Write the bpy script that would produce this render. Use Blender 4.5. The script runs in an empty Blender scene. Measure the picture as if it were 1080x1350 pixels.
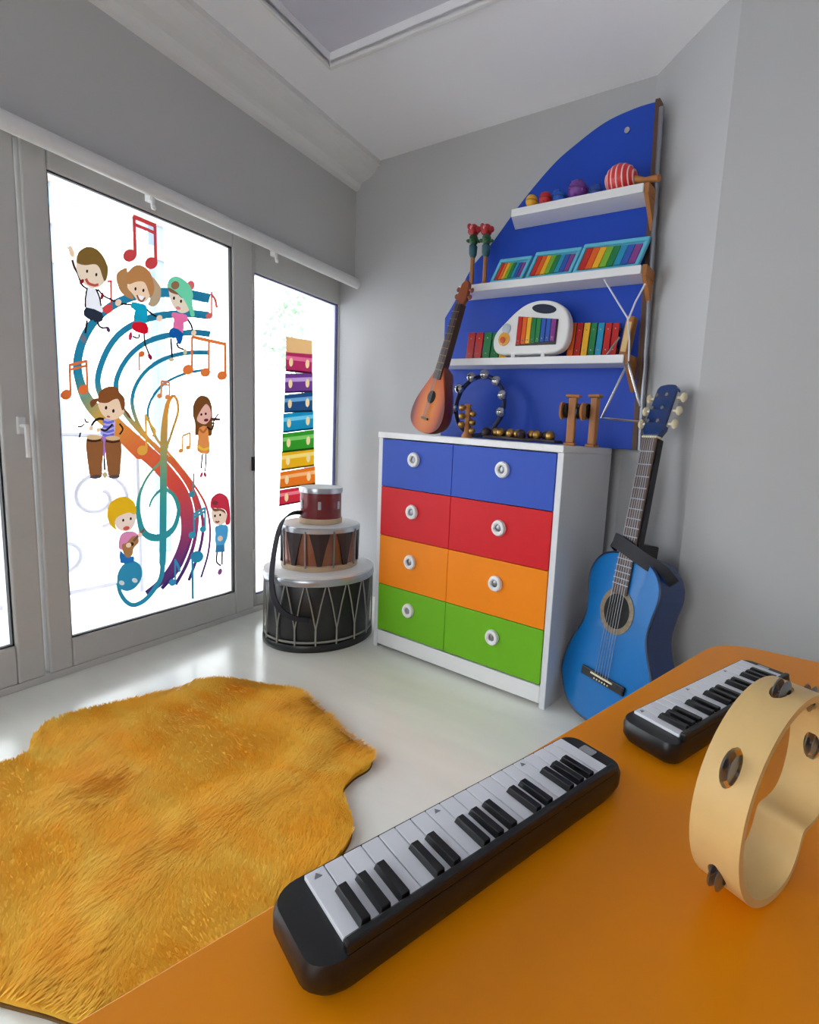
import bpy, math, random
from math import sin, cos, tan, pi, sqrt, atan2
from mathutils import Matrix, Vector
import numpy as np
random.seed(7)
scene = bpy.context.scene
COL = scene.collection
U = 0.87                      # metres per layout unit (all layout numbers below are in these units)

# ------------------------------------------------------------------ camera
F, PITCH, ROLL, PX, PY, YAW, EYE = 680.0, .1367, .0724, 711.0, 675.0, .49, 1.15
FWD = np.array([-sin(YAW)*cos(PITCH), cos(YAW)*cos(PITCH), -sin(PITCH)])
_r = np.array([cos(YAW), sin(YAW), 0.0]); _u = np.cross(_r, FWD)
RT = cos(ROLL)*_r + sin(ROLL)*_u
UPV = -sin(ROLL)*_r + cos(ROLL)*_u
EYEP = np.array([0, 0, EYE])
cam = bpy.data.cameras.new('camera')
cam.sensor_fit = 'VERTICAL'; cam.sensor_height = 24.0; cam.sensor_width = 24.0*1080/1350
cam.lens = F/1350*24.0
cam.shift_x = (540-PX)/1350; cam.shift_y = (PY-675)/1350
cam.clip_start = .02
camo = bpy.data.objects.new('camera', cam); COL.objects.link(camo)
camo.matrix_world = Matrix(((RT[0], UPV[0], -FWD[0], 0), (RT[1], UPV[1], -FWD[1], 0), (RT[2], UPV[2], -FWD[2], EYE*U), (0, 0, 0, 1)))
scene.camera = camo

# ------------------------------------------------------------------ world, light, exposure
WORLD_STRENGTH = 5.0
world = bpy.data.worlds.new('daylight'); scene.world = world; world.use_nodes = True
wn = world.node_tree.nodes; bg = wn['Background']
bg.inputs['Color'].default_value = (.93, .96, 1.0, 1); bg.inputs['Strength'].default_value = WORLD_STRENGTH
vs = scene.view_settings
vs.view_transform = 'Standard'; vs.look = 'None'; vs.gamma = 1.0; vs.exposure = 0.22; vs.use_curve_mapping = False

# ------------------------------------------------------------------ pixel -> place helpers
def ray(x, y): return FWD + RT*(x-PX)/F - UPV*(y-PY)/F
def onz(x, y, z):
    v = ray(x, y); return EYEP + (z-EYE)/v[2]*v
def onplane(x, y, P, n):
    v = ray(x, y); n = np.array(n); return EYEP + ((np.array(P)-EYEP)@n)/(v@n)*v
def vplane(x, y, P):
    n = np.array([P[0], P[1], 0.0]); return onplane(x, y, P, n/np.linalg.norm(n))
def homography(src, dst):
    A = []
    for (x, y), (u, v) in zip(src, dst):
        A.append([x, y, 1, 0, 0, 0, -u*x, -u*y]); A.append([0, 0, 0, x, y, 1, -v*x, -v*y])
    h = np.linalg.solve(np.array(A, float), np.array(dst, float).reshape(-1)); h = np.append(h, 1).reshape(3, 3)
    def f(x, y):
        q = h@np.array([x, y, 1.0]); return q[0]/q[2], q[1]/q[2]
    return f

# ------------------------------------------------------------------ materials
def lin(c):
    return tuple((x/255/12.92 if x/255 <= .04045 else ((x/255+.055)/1.055)**2.4) for x in c)
MATS = {}
def mat(name, rgb, rough=.5, metal=0., var=.06, scale=12., bump=0., bscale=200., coat=0., stretch=None, spec=.5):
    if name in MATS: return MATS[name]
    m = bpy.data.materials.new(name); m.use_nodes = True
    nt = m.node_tree; b = nt.nodes['Principled BSDF']
    b.inputs['Roughness'].default_value = rough; b.inputs['Metallic'].default_value = metal
    b.inputs['Coat Weight'].default_value = coat; b.inputs['Specular IOR Level'].default_value = spec
    tc = nt.nodes.new('ShaderNodeTexCoord'); mp = nt.nodes.new('ShaderNodeMapping')
    nt.links.new(tc.outputs['Object'], mp.inputs['Vector'])
    if stretch: mp.inputs['Scale'].default_value = stretch
    nz = nt.nodes.new('ShaderNodeTexNoise'); nz.inputs['Scale'].default_value = scale; nz.inputs['Detail'].default_value = 4
    nt.links.new(mp.outputs['Vector'], nz.inputs['Vector'])
    rp = nt.nodes.new('ShaderNodeValToRGB')
    c = lin(rgb)
    rp.color_ramp.elements[0].position = .3; rp.color_ramp.elements[1].position = .7
    rp.color_ramp.elements[0].color = tuple(x*(1-var) for x in c)+(1,)
    rp.color_ramp.elements[1].color = tuple(min(1, x*(1+var)) for x in c)+(1,)
    nt.links.new(nz.outputs['Fac'], rp.inputs['Fac']); nt.links.new(rp.outputs['Color'], b.inputs['Base Color'])
    if bump:
        n2 = nt.nodes.new('ShaderNodeTexNoise'); n2.inputs['Scale'].default_value = bscale; n2.inputs['Detail'].default_value = 3
        nt.links.new(mp.outputs['Vector'], n2.inputs['Vector'])
        bp = nt.nodes.new('ShaderNodeBump'); bp.inputs['Strength'].default_value = bump; bp.inputs['Distance'].default_value = .002
        nt.links.new(n2.outputs['Fac'], bp.inputs['Height']); nt.links.new(bp.outputs['Normal'], b.inputs['Normal'])
    MATS[name] = m; return m

wall_m = mat('painted_wall', (188, 188, 188), .75, var=.015, scale=3, bump=.05, bscale=90)
bulk_m = mat('painted_beam', (200, 200, 198), .75, var=.015, scale=3, bump=.05, bscale=90)
ceil_m = mat('ceiling_paint', (250, 250, 252), .8, var=.01, scale=3)
trim_m = mat('plaster_trim', (232, 232, 230), .6, var=.015)
pvc_m = mat('white_pvc', (205, 204, 200), .35, var=.02)
gasket_m = mat('blue_edge_seal', (45, 45, 110), .5)
rubber_m = mat('dark_rubber', (28, 28, 30), .6)
floor_m = mat('pale_laminate', (241, 242, 232), .18, var=.03, scale=2.2, stretch=(1, 6, 1), spec=.5)
white_m = mat('white_laminate', (236, 236, 236), .35, var=.01)
carc_m = mat('cabinet_side_laminate', (226, 228, 232), .4, var=.01)
blue_m = mat('blue_front', (52, 86, 190), .5, var=.02, spec=.25)
red_m = mat('red_front', (214, 22, 34), .5, var=.02, spec=.25)
orange_m = mat('orange_front', (250, 140, 8), .5, var=.02, spec=.25)
green_m = mat('green_front', (112, 184, 30), .5, var=.02, spec=.25)
board_m = mat('blue_board', (32, 74, 186), .45, var=.03, scale=3, spec=.3)
wood_m = mat('brown_wood', (172, 112, 58), .5, var=.18, scale=18, stretch=(1, 1, .15), bump=.15)
darkwood_m = mat('dark_brown_wood', (92, 62, 42), .5, var=.2, scale=18, stretch=(1, 1, .15))
palewood_m = mat('pale_birch', (226, 190, 126), .38, var=.08, scale=16, stretch=(.25, 1, 1))
chrome_m = mat('chrome', (200, 200, 205), .22, metal=1., var=.03)
steel_m = mat('grey_steel', (150, 152, 158), .35, metal=.9, var=.03)
brass_m = mat('antique_brass', (180, 140, 80), .32, metal=1., var=.15, scale=60)
table_m = mat('orange_table', (246, 148, 2), .34, var=.03, scale=4, spec=.35)
edge_m = mat('table_edge_band', (226, 150, 70), .5, var=.05)
black_m = mat('black_plastic', (20, 21, 23), .36, var=.1, bump=.04, bscale=500)
keyb_m = mat('black_key', (16, 17, 19), .28, var=.05)
keyw_m = mat('white_key', (236, 238, 244), .25, var=.01)
skin_m = mat('drum_skin', (236, 236, 234), .45, var=.04, scale=9)
drumblk_m = mat('black_drum_shell', (30, 31, 33), .35, var=.2, scale=30)
rope_m = mat('grey_cord', (150, 148, 138), .6, var=.08)
copper_m = mat('copper_shell', (150, 98, 76), .3, metal=.55, var=.12, scale=14)
leather_m = mat('dark_leather', (48, 28, 26), .55, var=.15)
redshell_m = mat('dark_red_shell', (118, 34, 40), .3, var=.15, scale=16)
hoopw_m = mat('pale_hoop_wood', (196, 170, 136), .45, var=.08)
hoopm_m = mat('hoop_metal', (186, 190, 196), .28, metal=.8, var=.04)
strap_m = mat('black_strap', (32, 32, 40), .7, var=.1)
gblue_m = mat('blue_guitar_top', (0, 106, 178), .26, var=.12, scale=4, coat=.15, spec=.3)
gside_m = mat('dark_blue_guitar_side', (14, 50, 108), .2, var=.1, scale=6, coat=.5)
gblack_m = mat('black_lacquer', (18, 20, 26), .25, var=.1)
cream_m = mat('cream_plastic', (226, 214, 180), .4, var=.04)
teal_m = mat('light_blue_plastic', (104, 196, 222), .35, var=.03)
toyw_m = mat('white_toy_plastic', (240, 240, 238), .3, var=.01)

def fur_material():
    m = bpy.data.materials.new('yellow_fur'); m.use_nodes = True; nt = m.node_tree; b = nt.nodes['Principled BSDF']
    b.inputs['Roughness'].default_value = .8; b.inputs['Sheen Weight'].default_value = .04; b.inputs['Sheen Roughness'].default_value = .5
    b.inputs['Sheen Tint'].default_value = (1, .8, .35, 1)
    tc = nt.nodes.new('ShaderNodeTexCoord'); mp = nt.nodes.new('ShaderNodeMapping'); mp.inputs['Rotation'].default_value = (0, 0, .5); mp.inputs['Scale'].default_value = (1, 2.6, 1)
    n = nt.nodes.new('ShaderNodeTexNoise'); n.inputs['Scale'].default_value = 4.5; n.inputs['Detail'].default_value = 8; n.inputs['Distortion'].default_value = .7
    r = nt.nodes.new('ShaderNodeValToRGB'); r.color_ramp.elements[0].position = .32; r.color_ramp.elements[1].position = .72
    r.color_ramp.elements[0].color = lin((255, 180, 18))+(1,); r.color_ramp.elements[1].color = lin((255, 208, 72))+(1,)
    nt.links.new(tc.outputs['Object'], mp.inputs['Vector']); nt.links.new(mp.outputs['Vector'], n.inputs['Vector'])
    nt.links.new(n.outputs['Fac'], r.inputs['Fac']); nt.links.new(r.outputs['Color'], b.inputs['Base Color'])
    return m
fur_m = fur_material()

def glass_material():
    m = bpy.data.materials.new('window_glass'); m.use_nodes = True; nt = m.node_tree; nt.nodes.clear()
    o = nt.nodes.new('ShaderNodeOutputMaterial'); mx = nt.nodes.new('ShaderNodeMixShader'); fr = nt.nodes.new('ShaderNodeFresnel')
    t = nt.nodes.new('ShaderNodeBsdfTransparent'); g = nt.nodes.new('ShaderNodeBsdfGlossy'); g.inputs['Roughness'].default_value = .02
    t.inputs['Color'].default_value = (.96, .98, .98, 1); fr.inputs['IOR'].default_value = 1.3
    nt.links.new(fr.outputs[0], mx.inputs[0]); nt.links.new(t.outputs[0], mx.inputs[1]); nt.links.new(g.outputs[0], mx.inputs[2]); nt.links.new(mx.outputs[0], o.inputs[0])
    return m
glass_m = glass_material()
def print_material():
    # vinyl print on the glass: lets daylight through in its own colours
    m = bpy.data.materials.new('vinyl_print'); m.use_nodes = True; nt = m.node_tree; nt.nodes.clear()
    o = nt.nodes.new('ShaderNodeOutputMaterial'); a = nt.nodes.new('ShaderNodeAttribute'); a.attribute_name = 'ink'
    t = nt.nodes.new('ShaderNodeBsdfTranslucent'); d = nt.nodes.new('ShaderNodeBsdfDiffuse'); mx = nt.nodes.new('ShaderNodeMixShader'); mx.inputs[0].default_value = PRINT_DIFFUSE
    nt.links.new(a.outputs['Color'], t.inputs['Color']); nt.links.new(a.outputs['Color'], d.inputs['Color'])
    nt.links.new(t.outputs[0], mx.inputs[1]); nt.links.new(d.outputs[0], mx.inputs[2]); nt.links.new(mx.outputs[0], o.inputs[0])
    return m
PRINT_DIFFUSE = .75
print_m = print_material()

# ------------------------------------------------------------------ mesh builder
def T(x=0, y=0, z=0): return Matrix.Translation((x, y, z))
def RX(a): return Matrix.Rotation(a, 4, 'X')
def RY(a): return Matrix.Rotation(a, 4, 'Y')
def RZ(a): return Matrix.Rotation(a, 4, 'Z')
def catmull(pts, n=6, closed=False):
    P = [np.array(p, float) for p in pts]; out = []; N = len(P)
    rng = range(N) if closed else range(N-1)
    for i in rng:
        if closed: p0, p1, p2, p3 = P[i-1], P[i], P[(i+1) % N], P[(i+2) % N]
        else: p0, p1, p2, p3 = P[max(i-1, 0)], P[i], P[i+1], P[min(i+2, N-1)]
        for k in range(n):
            t = k/n
            out.append(.5*((2*p1)+(-p0+p2)*t+(2*p0-5*p1+4*p2-p3)*t*t+(-p0+3*p1-3*p2+p3)*t**3))
    if not closed: out.append(P[-1])
    return out
class MB:
    def __init__(s): s.v = []; s.f = []; s.c = []
    def add(s, verts, faces, M=None, col=None):
        b = len(s.v)
        for p in verts:
            p = Vector((float(p[0]), float(p[1]), float(p[2])))
            s.v.append(tuple(M@p) if M is not None else tuple(p))
        s.f += [tuple(b+i for i in f) for f in faces]
        if col is not None: s.c += col if isinstance(col, list) else [col]*len(verts)
        return s
    def box(s, a, b, M=None):
        x0, y0, z0 = a; x1, y1, z1 = b
        v = [(x0, y0, z0), (x1, y0, z0), (x1, y1, z0), (x0, y1, z0), (x0, y0, z1), (x1, y0, z1), (x1, y1, z1), (x0, y1, z1)]
        return s.add(v, [(3, 2, 1, 0), (4, 5, 6, 7), (0, 1, 5, 4), (1, 2, 6, 5), (2, 3, 7, 6), (3, 0, 4, 7)], M)
    def prism(s, poly, a, b, axis='z', M=None, col=None):
        n = len(poly)
        ar = sum(poly[i][0]*poly[(i+1) % n][1]-poly[(i+1) % n][0]*poly[i][1] for i in range(n))
        if ar < 0: poly = poly[::-1]; col = col[::-1] if isinstance(col, list) else col
        if axis == 'z': v = [(p[0], p[1], a) for p in poly]+[(p[0], p[1], b) for p in poly]; fl = a < b
        else: v = [(p[0], a, p[1]) for p in poly]+[(p[0], b, p[1]) for p in poly]; fl = a > b
        f = [tuple(range(n))[::-1], tuple(range(n, 2*n))]+[(i, (i+1) % n, (i+1) % n+n, i+n) for i in range(n)]
        if not fl: f = [q[::-1] for q in f]
        return s.add(v, f, M, col+col if isinstance(col, list) else col)
    def tube(s, path, r, seg=8, closed=False, M=None, cap=True):
        P = [Vector([float(c) for c in p]) for p in path]; n = len(P); rs = r if isinstance(r, (list, tuple)) else [r]*n
        v = []; up = Vector((0, 0, 1)); prev = None
        for i in range(n):
            a = P[i-1] if (i > 0 or closed) else P[i]; b = P[(i+1) % n] if (i < n-1 or closed) else P[i]
            t = (b-a).normalized()
            if prev is None:
                x = t.cross(up)
                if x.length < 1e-3: x = t.cross(Vector((1, 0, 0)))
            else: x = prev-t*prev.dot(t)
            x.normalize(); prev = x; y = t.cross(x)
            for k in range(seg):
                an = 2*pi*k/seg; v.append(P[i]+(x*cos(an)+y*sin(an))*rs[i])
        f = []
        for i in range(n if closed else n-1):
            j = (i+1) % n
            for k in range(seg):
                k2 = (k+1) % seg; f.append((i*seg+k, i*seg+k2, j*seg+k2, j*seg+k))
        if not closed and cap: f += [tuple(range(seg))[::-1], tuple((n-1)*seg+k for k in range(seg))]
        return s.add(v, f, M)
    def ribbon(s, path, nrm, w, t, M=None):
        # flat strip: path points, a width vector per point, thickness along cross
        n = len(path); v = []
        for i in range(n):
            p = Vector([float(c) for c in path[i]]); a = Vector([float(c) for c in path[max(i-1, 0)]]); b = Vector([float(c) for c in path[min(i+1, n-1)]])
            tg = (b-a).normalized(); wv = Vector(nrm[i] if isinstance(nrm, list) else nrm); wv = (wv-tg*wv.dot(tg)).normalized(); o = tg.cross(wv)
            for q, r in ((-1, -1), (1, -1), (1, 1), (-1, 1)): v.append(p+wv*(w/2*q)+o*(t/2*r))
        f = [(3, 2, 1, 0), tuple(4*(n-1)+k for k in range(4))]
        for i in range(n-1):
            for k in range(4): f.append((4*i+k, 4*i+(k+1) % 4, 4*i+4+(k+1) % 4, 4*i+4+k))
        return s.add(v, f, M)
    def lathe(s, prof, seg=24, M=None, closed=False):
        n = len(prof); v = []
        for (r, z) in prof:
            for k in range(seg): v.append((r*cos(2*pi*k/seg), r*sin(2*pi*k/seg), z))
        f = []
        for i in range(n if closed else n-1):
            j = (i+1) % n
            for k in range(seg):
                k2 = (k+1) % seg; f.append((i*seg+k, i*seg+k2, j*seg+k2, j*seg+k))
        if not closed: f += [tuple(range(seg))[::-1], tuple((n-1)*seg+k for k in range(seg))]
        return s.add(v, f, M)
    def ball(s, c, r, seg=16, rings=10, M=None):
        r = r if isinstance(r, (tuple, list)) else (r, r, r)
        v = [(c[0], c[1], c[2]-r[2])]
        for i in range(1, rings):
            a = -pi/2+pi*i/rings
            for k in range(seg): v.append((c[0]+r[0]*cos(a)*cos(2*pi*k/seg), c[1]+r[1]*cos(a)*sin(2*pi*k/seg), c[2]+r[2]*sin(a)))
        v.append((c[0], c[1], c[2]+r[2])); f = []
        for k in range(seg): f.append((0, 1+(k+1) % seg, 1+k))
        for i in range(rings-2):
            for k in range(seg): f.append((1+i*seg+k, 1+i*seg+(k+1) % seg, 1+(i+1)*seg+(k+1) % seg, 1+(i+1)*seg+k))
        L = len(v)-1; b = 1+(rings-2)*seg
        for k in range(seg): f.append((L, b+k, b+(k+1) % seg))
        return s.add(v, f, M)
    def build(s, name, m, parent=None, smooth=False, bevel=0, loc=None, seg=2):
        me = bpy.data.meshes.new(name); me.from_pydata([(x*U, y*U, z*U) for x, y, z in s.v], [], s.f); me.materials.append(m)
        if s.c:
            at = me.color_attributes.new('ink', 'FLOAT_COLOR', 'POINT')
            for i, c in enumerate(s.c): at.data[i].color = (*c, 1)
        if smooth:
            me.polygons.foreach_set('use_smooth', [True]*len(me.polygons)); me.set_sharp_from_angle(angle=.7)
        me.update()
        o = bpy.data.objects.new(name, me); COL.objects.link(o); o.parent = parent
        if loc: o.location = Vector(loc)*U
        if bevel:
            md = o.modifiers.new('bevel', 'BEVEL'); md.width = bevel*U; md.segments = seg; md.limit_method = 'ANGLE'; md.angle_limit = .6
            md.harden_normals = False
        return o
def tag(o, label=None, cat=None, group=None, kind=None):
    if label: o['label'] = label
    if cat: o['category'] = cat
    if group: o['group'] = group
    if kind: o['kind'] = kind
    return o
def thing(name, label, cat, M, group=None, kind=None):
    o = bpy.data.objects.new(name, None); COL.objects.link(o); o.empty_display_size = .05
    M = M.copy(); M.translation = M.translation*U; o.matrix_world = M
    return tag(o, label, cat, group, kind)
def struct(o, label=None, cat=None):
    o['kind'] = 'structure'
    return tag(o, label, cat)
def dup(o, parent, loc=None, M=None):
    c = o.copy(); COL.objects.link(c); c.parent = parent
    if loc is not None: c.location = Vector(loc)*U
    if M is not None:
        M = M.copy(); M.translation = M.translation*U; c.matrix_basis = M
    for ch in list(o.children): dup(ch, c)
    return c

# ------------------------------------------------------------------ frames of the room
WA = .156
WO = np.array([-3.045, 2.5515, 0.0])                      # foot of the back-left corner
WN = np.array([cos(WA), sin(WA), 0.0])                    # left wall normal, into the room
WM = T(*WO)@RZ(pi/2+WA)                                   # local x: along the wall to the corner, -y: into the room
CA = -.0483
CE1 = np.array([cos(CA), sin(CA), 0]); CE2 = np.array([-sin(CA), cos(CA), 0]); CO = np.array([-1.986, 1.9388, 0.0])
CM = T(*CO)@RZ(CA)                                        # cabinet frame: x along the front, +y to the wall
CW, CD, CH = 1.0751, .48, 1.139
def cb(px, py, dep):
    P = onplane(px, py, CO+CE2*dep, CE2); return float((P-CO)@CE1), float(P[2])
ZC = 2.81
BW0 = WO.copy(); BW1 = np.array([-.866, WO[1]+tan(CA)*(-.866-WO[0]), 0])      # back wall line
PC = np.array([-.361, 1.668, 0])*1.27                                             # pillar edge
def wl(s, o, z): return tuple(WM@Vector((-s, -o, z)))

# ------------------------------------------------------------------ room shell
fl = MB(); fl.prism([tuple(p[:2]) for p in (wl(-.25, -.12, 0), wl(5.6, -.12, 0))]+[(2.2, -3.2), (2.2, 2.9), (-3.0, 2.9)], -.08, 0)
struct(fl.build('floor', floor_m))
# ceiling with a recessed tray
tc0 = np.array([-2.237, 1.81]); tu = np.array([sin(WA), -cos(WA)]); tb = np.array([cos(CA*.2), sin(CA*.2)])
tr = [tc0, tc0+tb*2.6, tc0+tb*2.6+tu*3.0, tc0+tu*3.0]
outer = [np.array(q) for q in ((-3.5, 2.9), (2.2, 2.9), (2.2, -3.2), (-3.5, -3.2))]
ce = MB()
for i in range(4):
    j = (i+1) % 4
    ce.prism([tuple(outer[i]), tuple(outer[j]), tuple(tr[j]), tuple(tr[i])], ZC, ZC+.16)
ceo = struct(ce.build('ceiling', ceil_m))
c2 = MB(); c2.prism([tuple(q) for q in tr], ZC+.05, ZC+.16); c2.build('recess_panel', mat('recess_shade', (214, 214, 226), .8, var=.01), ceo)  # panel colour is darker than the ceiling: the shade of the recess is painted in
c3 = MB()
def inset(poly, d):
    c = sum(poly)/len(poly); return [p+(c-p)/np.linalg.norm(c-p)*d for p in poly]
ot = inset(tr, -.028)
for i in range(4):
    j = (i+1) % 4; c3.prism([tuple(ot[i]), tuple(ot[j]), tuple(tr[j]), tuple(tr[i])], ZC-.012, ZC+.02)
c3.build('recess_trim', trim_m, ceo, bevel=.004)
# left wall: the beam over the windows, and the wall behind the viewer
w = MB(); w.box((-5.6, -.17, 2.126), (.2, .14, ZC)); w.box((-5.6, -.0, 0), (-3.75, .14, 2.126))
wlo = struct(w.build('wall_left', bulk_m)); wlo.matrix_world = T(*(Vector(WO)*U))@RZ(pi/2+WA)
w = MB(); d = (BW1-BW0)/np.linalg.norm(BW1-BW0); nb = np.array([-d[1], d[0], 0])
a = BW0-d*.35; b = BW1+d*.05
w.prism([tuple(a[:2]), tuple(b[:2]), tuple((b+nb*.15)[:2]), tuple((a+nb*.15)[:2])], 0, ZC)
struct(w.build('wall_back', wall_m))
w = MB(); w.prism([tuple(BW1[:2]), tuple(PC[:2]), (PC[0]+.12, PC[1]+.15), (BW1[0]+.3, BW1[1]+.15)], 0, ZC)
struct(w.build('wall_right', wall_m))
w = MB(); w.prism([tuple(PC[:2]), (2.1, PC[1]), (2.1, PC[1]+.15), (PC[0]+.12, PC[1]+.15)], 0, ZC)
struct(w.build('wall_pillar', wall_m))
w = MB(); w.box((2.0, -3.1, 0), (2.15, PC[1], ZC)); struct(w.build('wall_side', wall_m))
w = MB(); w.box((-3.2, -3.1, 0), (-1.6, -2.95, ZC)); w.box((.2, -3.1, 0), (2.0, -2.95, ZC)); w.box((-1.6, -3.1, 2.2), (.2, -2.95, ZC)); w.box((-1.6, -3.1, 0), (.2, -2.95, .8)); struct(w.build('wall_rear', wall_m))  # unseen rear wall; its opening is added to let more daylight in
# cornice along the beam
prof = [(-.17, 2.665), (-.20, 2.675), (-.215, 2.70), (-.235, 2.712), (-.29, 2.725), (-.335, 2.745), (-.36, 2.775), (-.385, 2.782), (-.385, 2.81), (-.17, 2.81)]
w = MB(); n = len(prof); x0, x1 = -4.6, .0
w.add([(x0, y, z) for y, z in prof]+[(x1, y, z) for y, z in prof], [tuple(range(n)), tuple(range(n, 2*n))[::-1]]+[(i, i+n, (i+1) % n+n, (i+1) % n) for i in range(n)])
o = struct(w.build('trim_1', trim_m)); o.matrix_world = wlo.matrix_world
# window threshold
w = MB(); w.box((-3.7, -.045, 0), (.0, .1, .03)); o = struct(w.build('trim_2', pvc_m, bevel=.004)); o.matrix_world = wlo.matrix_world

# ------------------------------------------------------------------ windows
def window(name, s0, s1, z0, z1, g, dep=(-.045, .035), label=None):
    """sash between s0 (far) and s1 (near) with glass rectangle g=(gs0,gs1,gz0,gz1); wall-frame coordinates"""
    o = thing(name, None, None, WM@T(-s1, 0, 0), kind='structure')
    X = lambda s: s1-s
    y0, y1 = dep
    gs0, gs1, gz0, gz1 = g
    for nm, a, b in (('frame_stile', (X(s1), z0), (X(gs1), z1)), ('frame_stile', (X(gs0), z0), (X(s0), z1)), ('frame_rail', (X(gs1), z0), (X(gs0), gz0)), ('frame_rail', (X(gs1), gz1), (X(gs0), z1))):
        m = MB(); m.box((a[0], y0, a[1]), (b[0], y1, b[1])); m.build(nm, pvc_m, o, bevel=.008, seg=3)
    m = MB(); e = .006
    A, B = X(gs1), X(gs0)
    for a, b in (((A, gz0), (A+e, gz1)), ((B-e, gz0), (B, gz1)), ((A, gz0), (B, gz0+e)), ((A, gz1-e), (B, gz1))):
        m.box((a[0], y0+.012, a[1]), (b[0], y0+.03, b[1]))
    m.build('glazing_bead', rubber_m if name != 'window_2' else gasket_m, o)
    m = MB(); m.box((A, y0+.022, gz0), (B, y0+.028, gz1)); m.build('pane', glass_m, o)
    return o
GS1, GS0, GZ0, GZ1 = 1.637, .8357, .157, 2.048
w1 = window('window_1', .715, 1.72, .03, 2.125, (GS0, GS1, GZ0, GZ1))
w2 = window('window_2', .0, .700, .03, 2.125, (.012, .685, .10, 1.968), dep=(-.03, .035))
w3 = window('window_3', 1.735, 2.70, .03, 2.125, (1.825, 2.62, .19, 2.048))
w4 = window('added_window', 2.715, 3.72, .03, 2.125, (2.80, 3.64, .19, 2.048))  # unseen window behind the camera, added for extra daylight
def handle(win, x, z):
    m = MB(); m.box((x-.014, -.058, z-.035), (x+.014, -.045, z+.035)); h = m.build('handle', mat('white_handle', (232, 232, 230), .35), win, bevel=.005)
    m = MB(); m.tube([(x, -.058, z), (x, -.085, z), (x, -.088, z-.02), (x, -.088, z-.12)], .009, 8); m.build('lever', MATS['white_handle'], h, smooth=True)
handle(w3, 2.70-1.769, 1.065)
for z in (.35, .9, 1.85):
    m = MB(); m.tube([(1.72-.722, -.052, z-.04), (1.72-.722, -.052, z+.04)], .010, 8); m.build('hinge', rubber_m if z == .9 else pvc_m, w1, smooth=True)
# pipe-like curtain rail under the beam
cr = thing('curtain_rail', 'white round curtain rail running under the beam above the windows', 'curtain rail', WM@T(-1.9, -.2, 2.09))
m = MB(); m.tube([(-1.6, 0, 0), (0, 0, 0), (1.88, 0, 0)], .032, 14); m.build('rail', trim_m, cr, smooth=True)
for s in (1.349, .70, 2.3):
    x = 1.9-s; m = MB(); m.box((x-.007, -.004, -.07), (x+.007, .008, -.03)); m.ball((x, -.002, -.074), .010, 8, 6); m.box((x-.012, .0, -.05), (x+.012, .035, .036)); m.build('bracket', trim_m, cr, bevel=.003)

# ------------------------------------------------------------------ outside, seen washed out through the panes
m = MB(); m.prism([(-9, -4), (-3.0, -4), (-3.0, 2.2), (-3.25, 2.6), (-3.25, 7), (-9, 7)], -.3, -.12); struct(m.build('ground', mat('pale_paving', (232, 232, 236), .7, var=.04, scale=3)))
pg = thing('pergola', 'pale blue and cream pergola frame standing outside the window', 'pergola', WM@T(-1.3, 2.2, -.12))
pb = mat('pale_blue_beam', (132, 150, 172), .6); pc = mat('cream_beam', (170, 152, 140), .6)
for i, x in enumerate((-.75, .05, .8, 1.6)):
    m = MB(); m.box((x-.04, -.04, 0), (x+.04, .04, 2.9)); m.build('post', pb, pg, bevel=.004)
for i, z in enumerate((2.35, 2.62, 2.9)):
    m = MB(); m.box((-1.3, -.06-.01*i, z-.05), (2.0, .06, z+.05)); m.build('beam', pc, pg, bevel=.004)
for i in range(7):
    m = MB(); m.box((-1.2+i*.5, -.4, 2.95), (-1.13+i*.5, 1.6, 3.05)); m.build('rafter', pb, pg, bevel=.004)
gt = thing('garden_gate', 'white wrought-iron scrollwork gate standing outside below the window', 'gate', WM@T(-1.3, 1.2, -.12))
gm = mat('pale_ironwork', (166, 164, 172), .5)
def scroll(cx, cz, r, sgn, turns=1.4, a0=0):
    pts = []
    for i in range(40):
        t = i/39; a = a0+sgn*2*pi*turns*t; rr = r*(1-.75*t); pts.append((cx+rr*cos(a), 0, cz+rr*sin(a)))
    return pts
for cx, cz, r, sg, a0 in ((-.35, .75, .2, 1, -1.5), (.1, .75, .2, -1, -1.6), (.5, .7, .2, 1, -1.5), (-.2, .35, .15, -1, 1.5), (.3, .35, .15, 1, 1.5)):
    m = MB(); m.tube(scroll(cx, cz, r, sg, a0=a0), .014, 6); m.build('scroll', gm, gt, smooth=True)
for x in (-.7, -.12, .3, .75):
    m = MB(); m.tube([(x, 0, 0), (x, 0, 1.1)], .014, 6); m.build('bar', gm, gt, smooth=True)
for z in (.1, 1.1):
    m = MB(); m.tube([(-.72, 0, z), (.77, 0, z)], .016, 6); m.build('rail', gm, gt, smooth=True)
def tree(label, x, y, h, r, seed):
    rnd = random.Random(seed)
    t = thing('garden_tree', label, 'tree', WM@T(x, y, -.12))
    m = MB(); m.tube([(0, 0, 0), (.03, 0, h*.4), (0, .02, h*.8)], [.07, .05, .03], 8); m.build('trunk', darkwood_m, t, smooth=True)
    m = MB()
    for i in range(1500):
        a, b_, q = rnd.uniform(0, 2*pi), rnd.uniform(-1, 1), rnd.uniform(.4, 1)**.5
        c = Vector((r*q*cos(a)*sqrt(1-b_*b_), r*q*sin(a)*sqrt(1-b_*b_), h*.72+r*1.1*q*b_))
        M = Matrix.Translation(c)@RZ(rnd.uniform(0, 6.3))@RX(rnd.uniform(-1, 1)); s_ = rnd.uniform(.05, .09)
        m.add([(-s_*.5, 0, 0), (0, -s_, .01), (s_*.5, 0, 0), (0, s_, .01)], [(0, 1, 2, 3)], M)
    tag(m.build('foliage', mat('pale_leaf', (140, 168, 138), .6, var=.2), t), kind='stuff')
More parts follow.
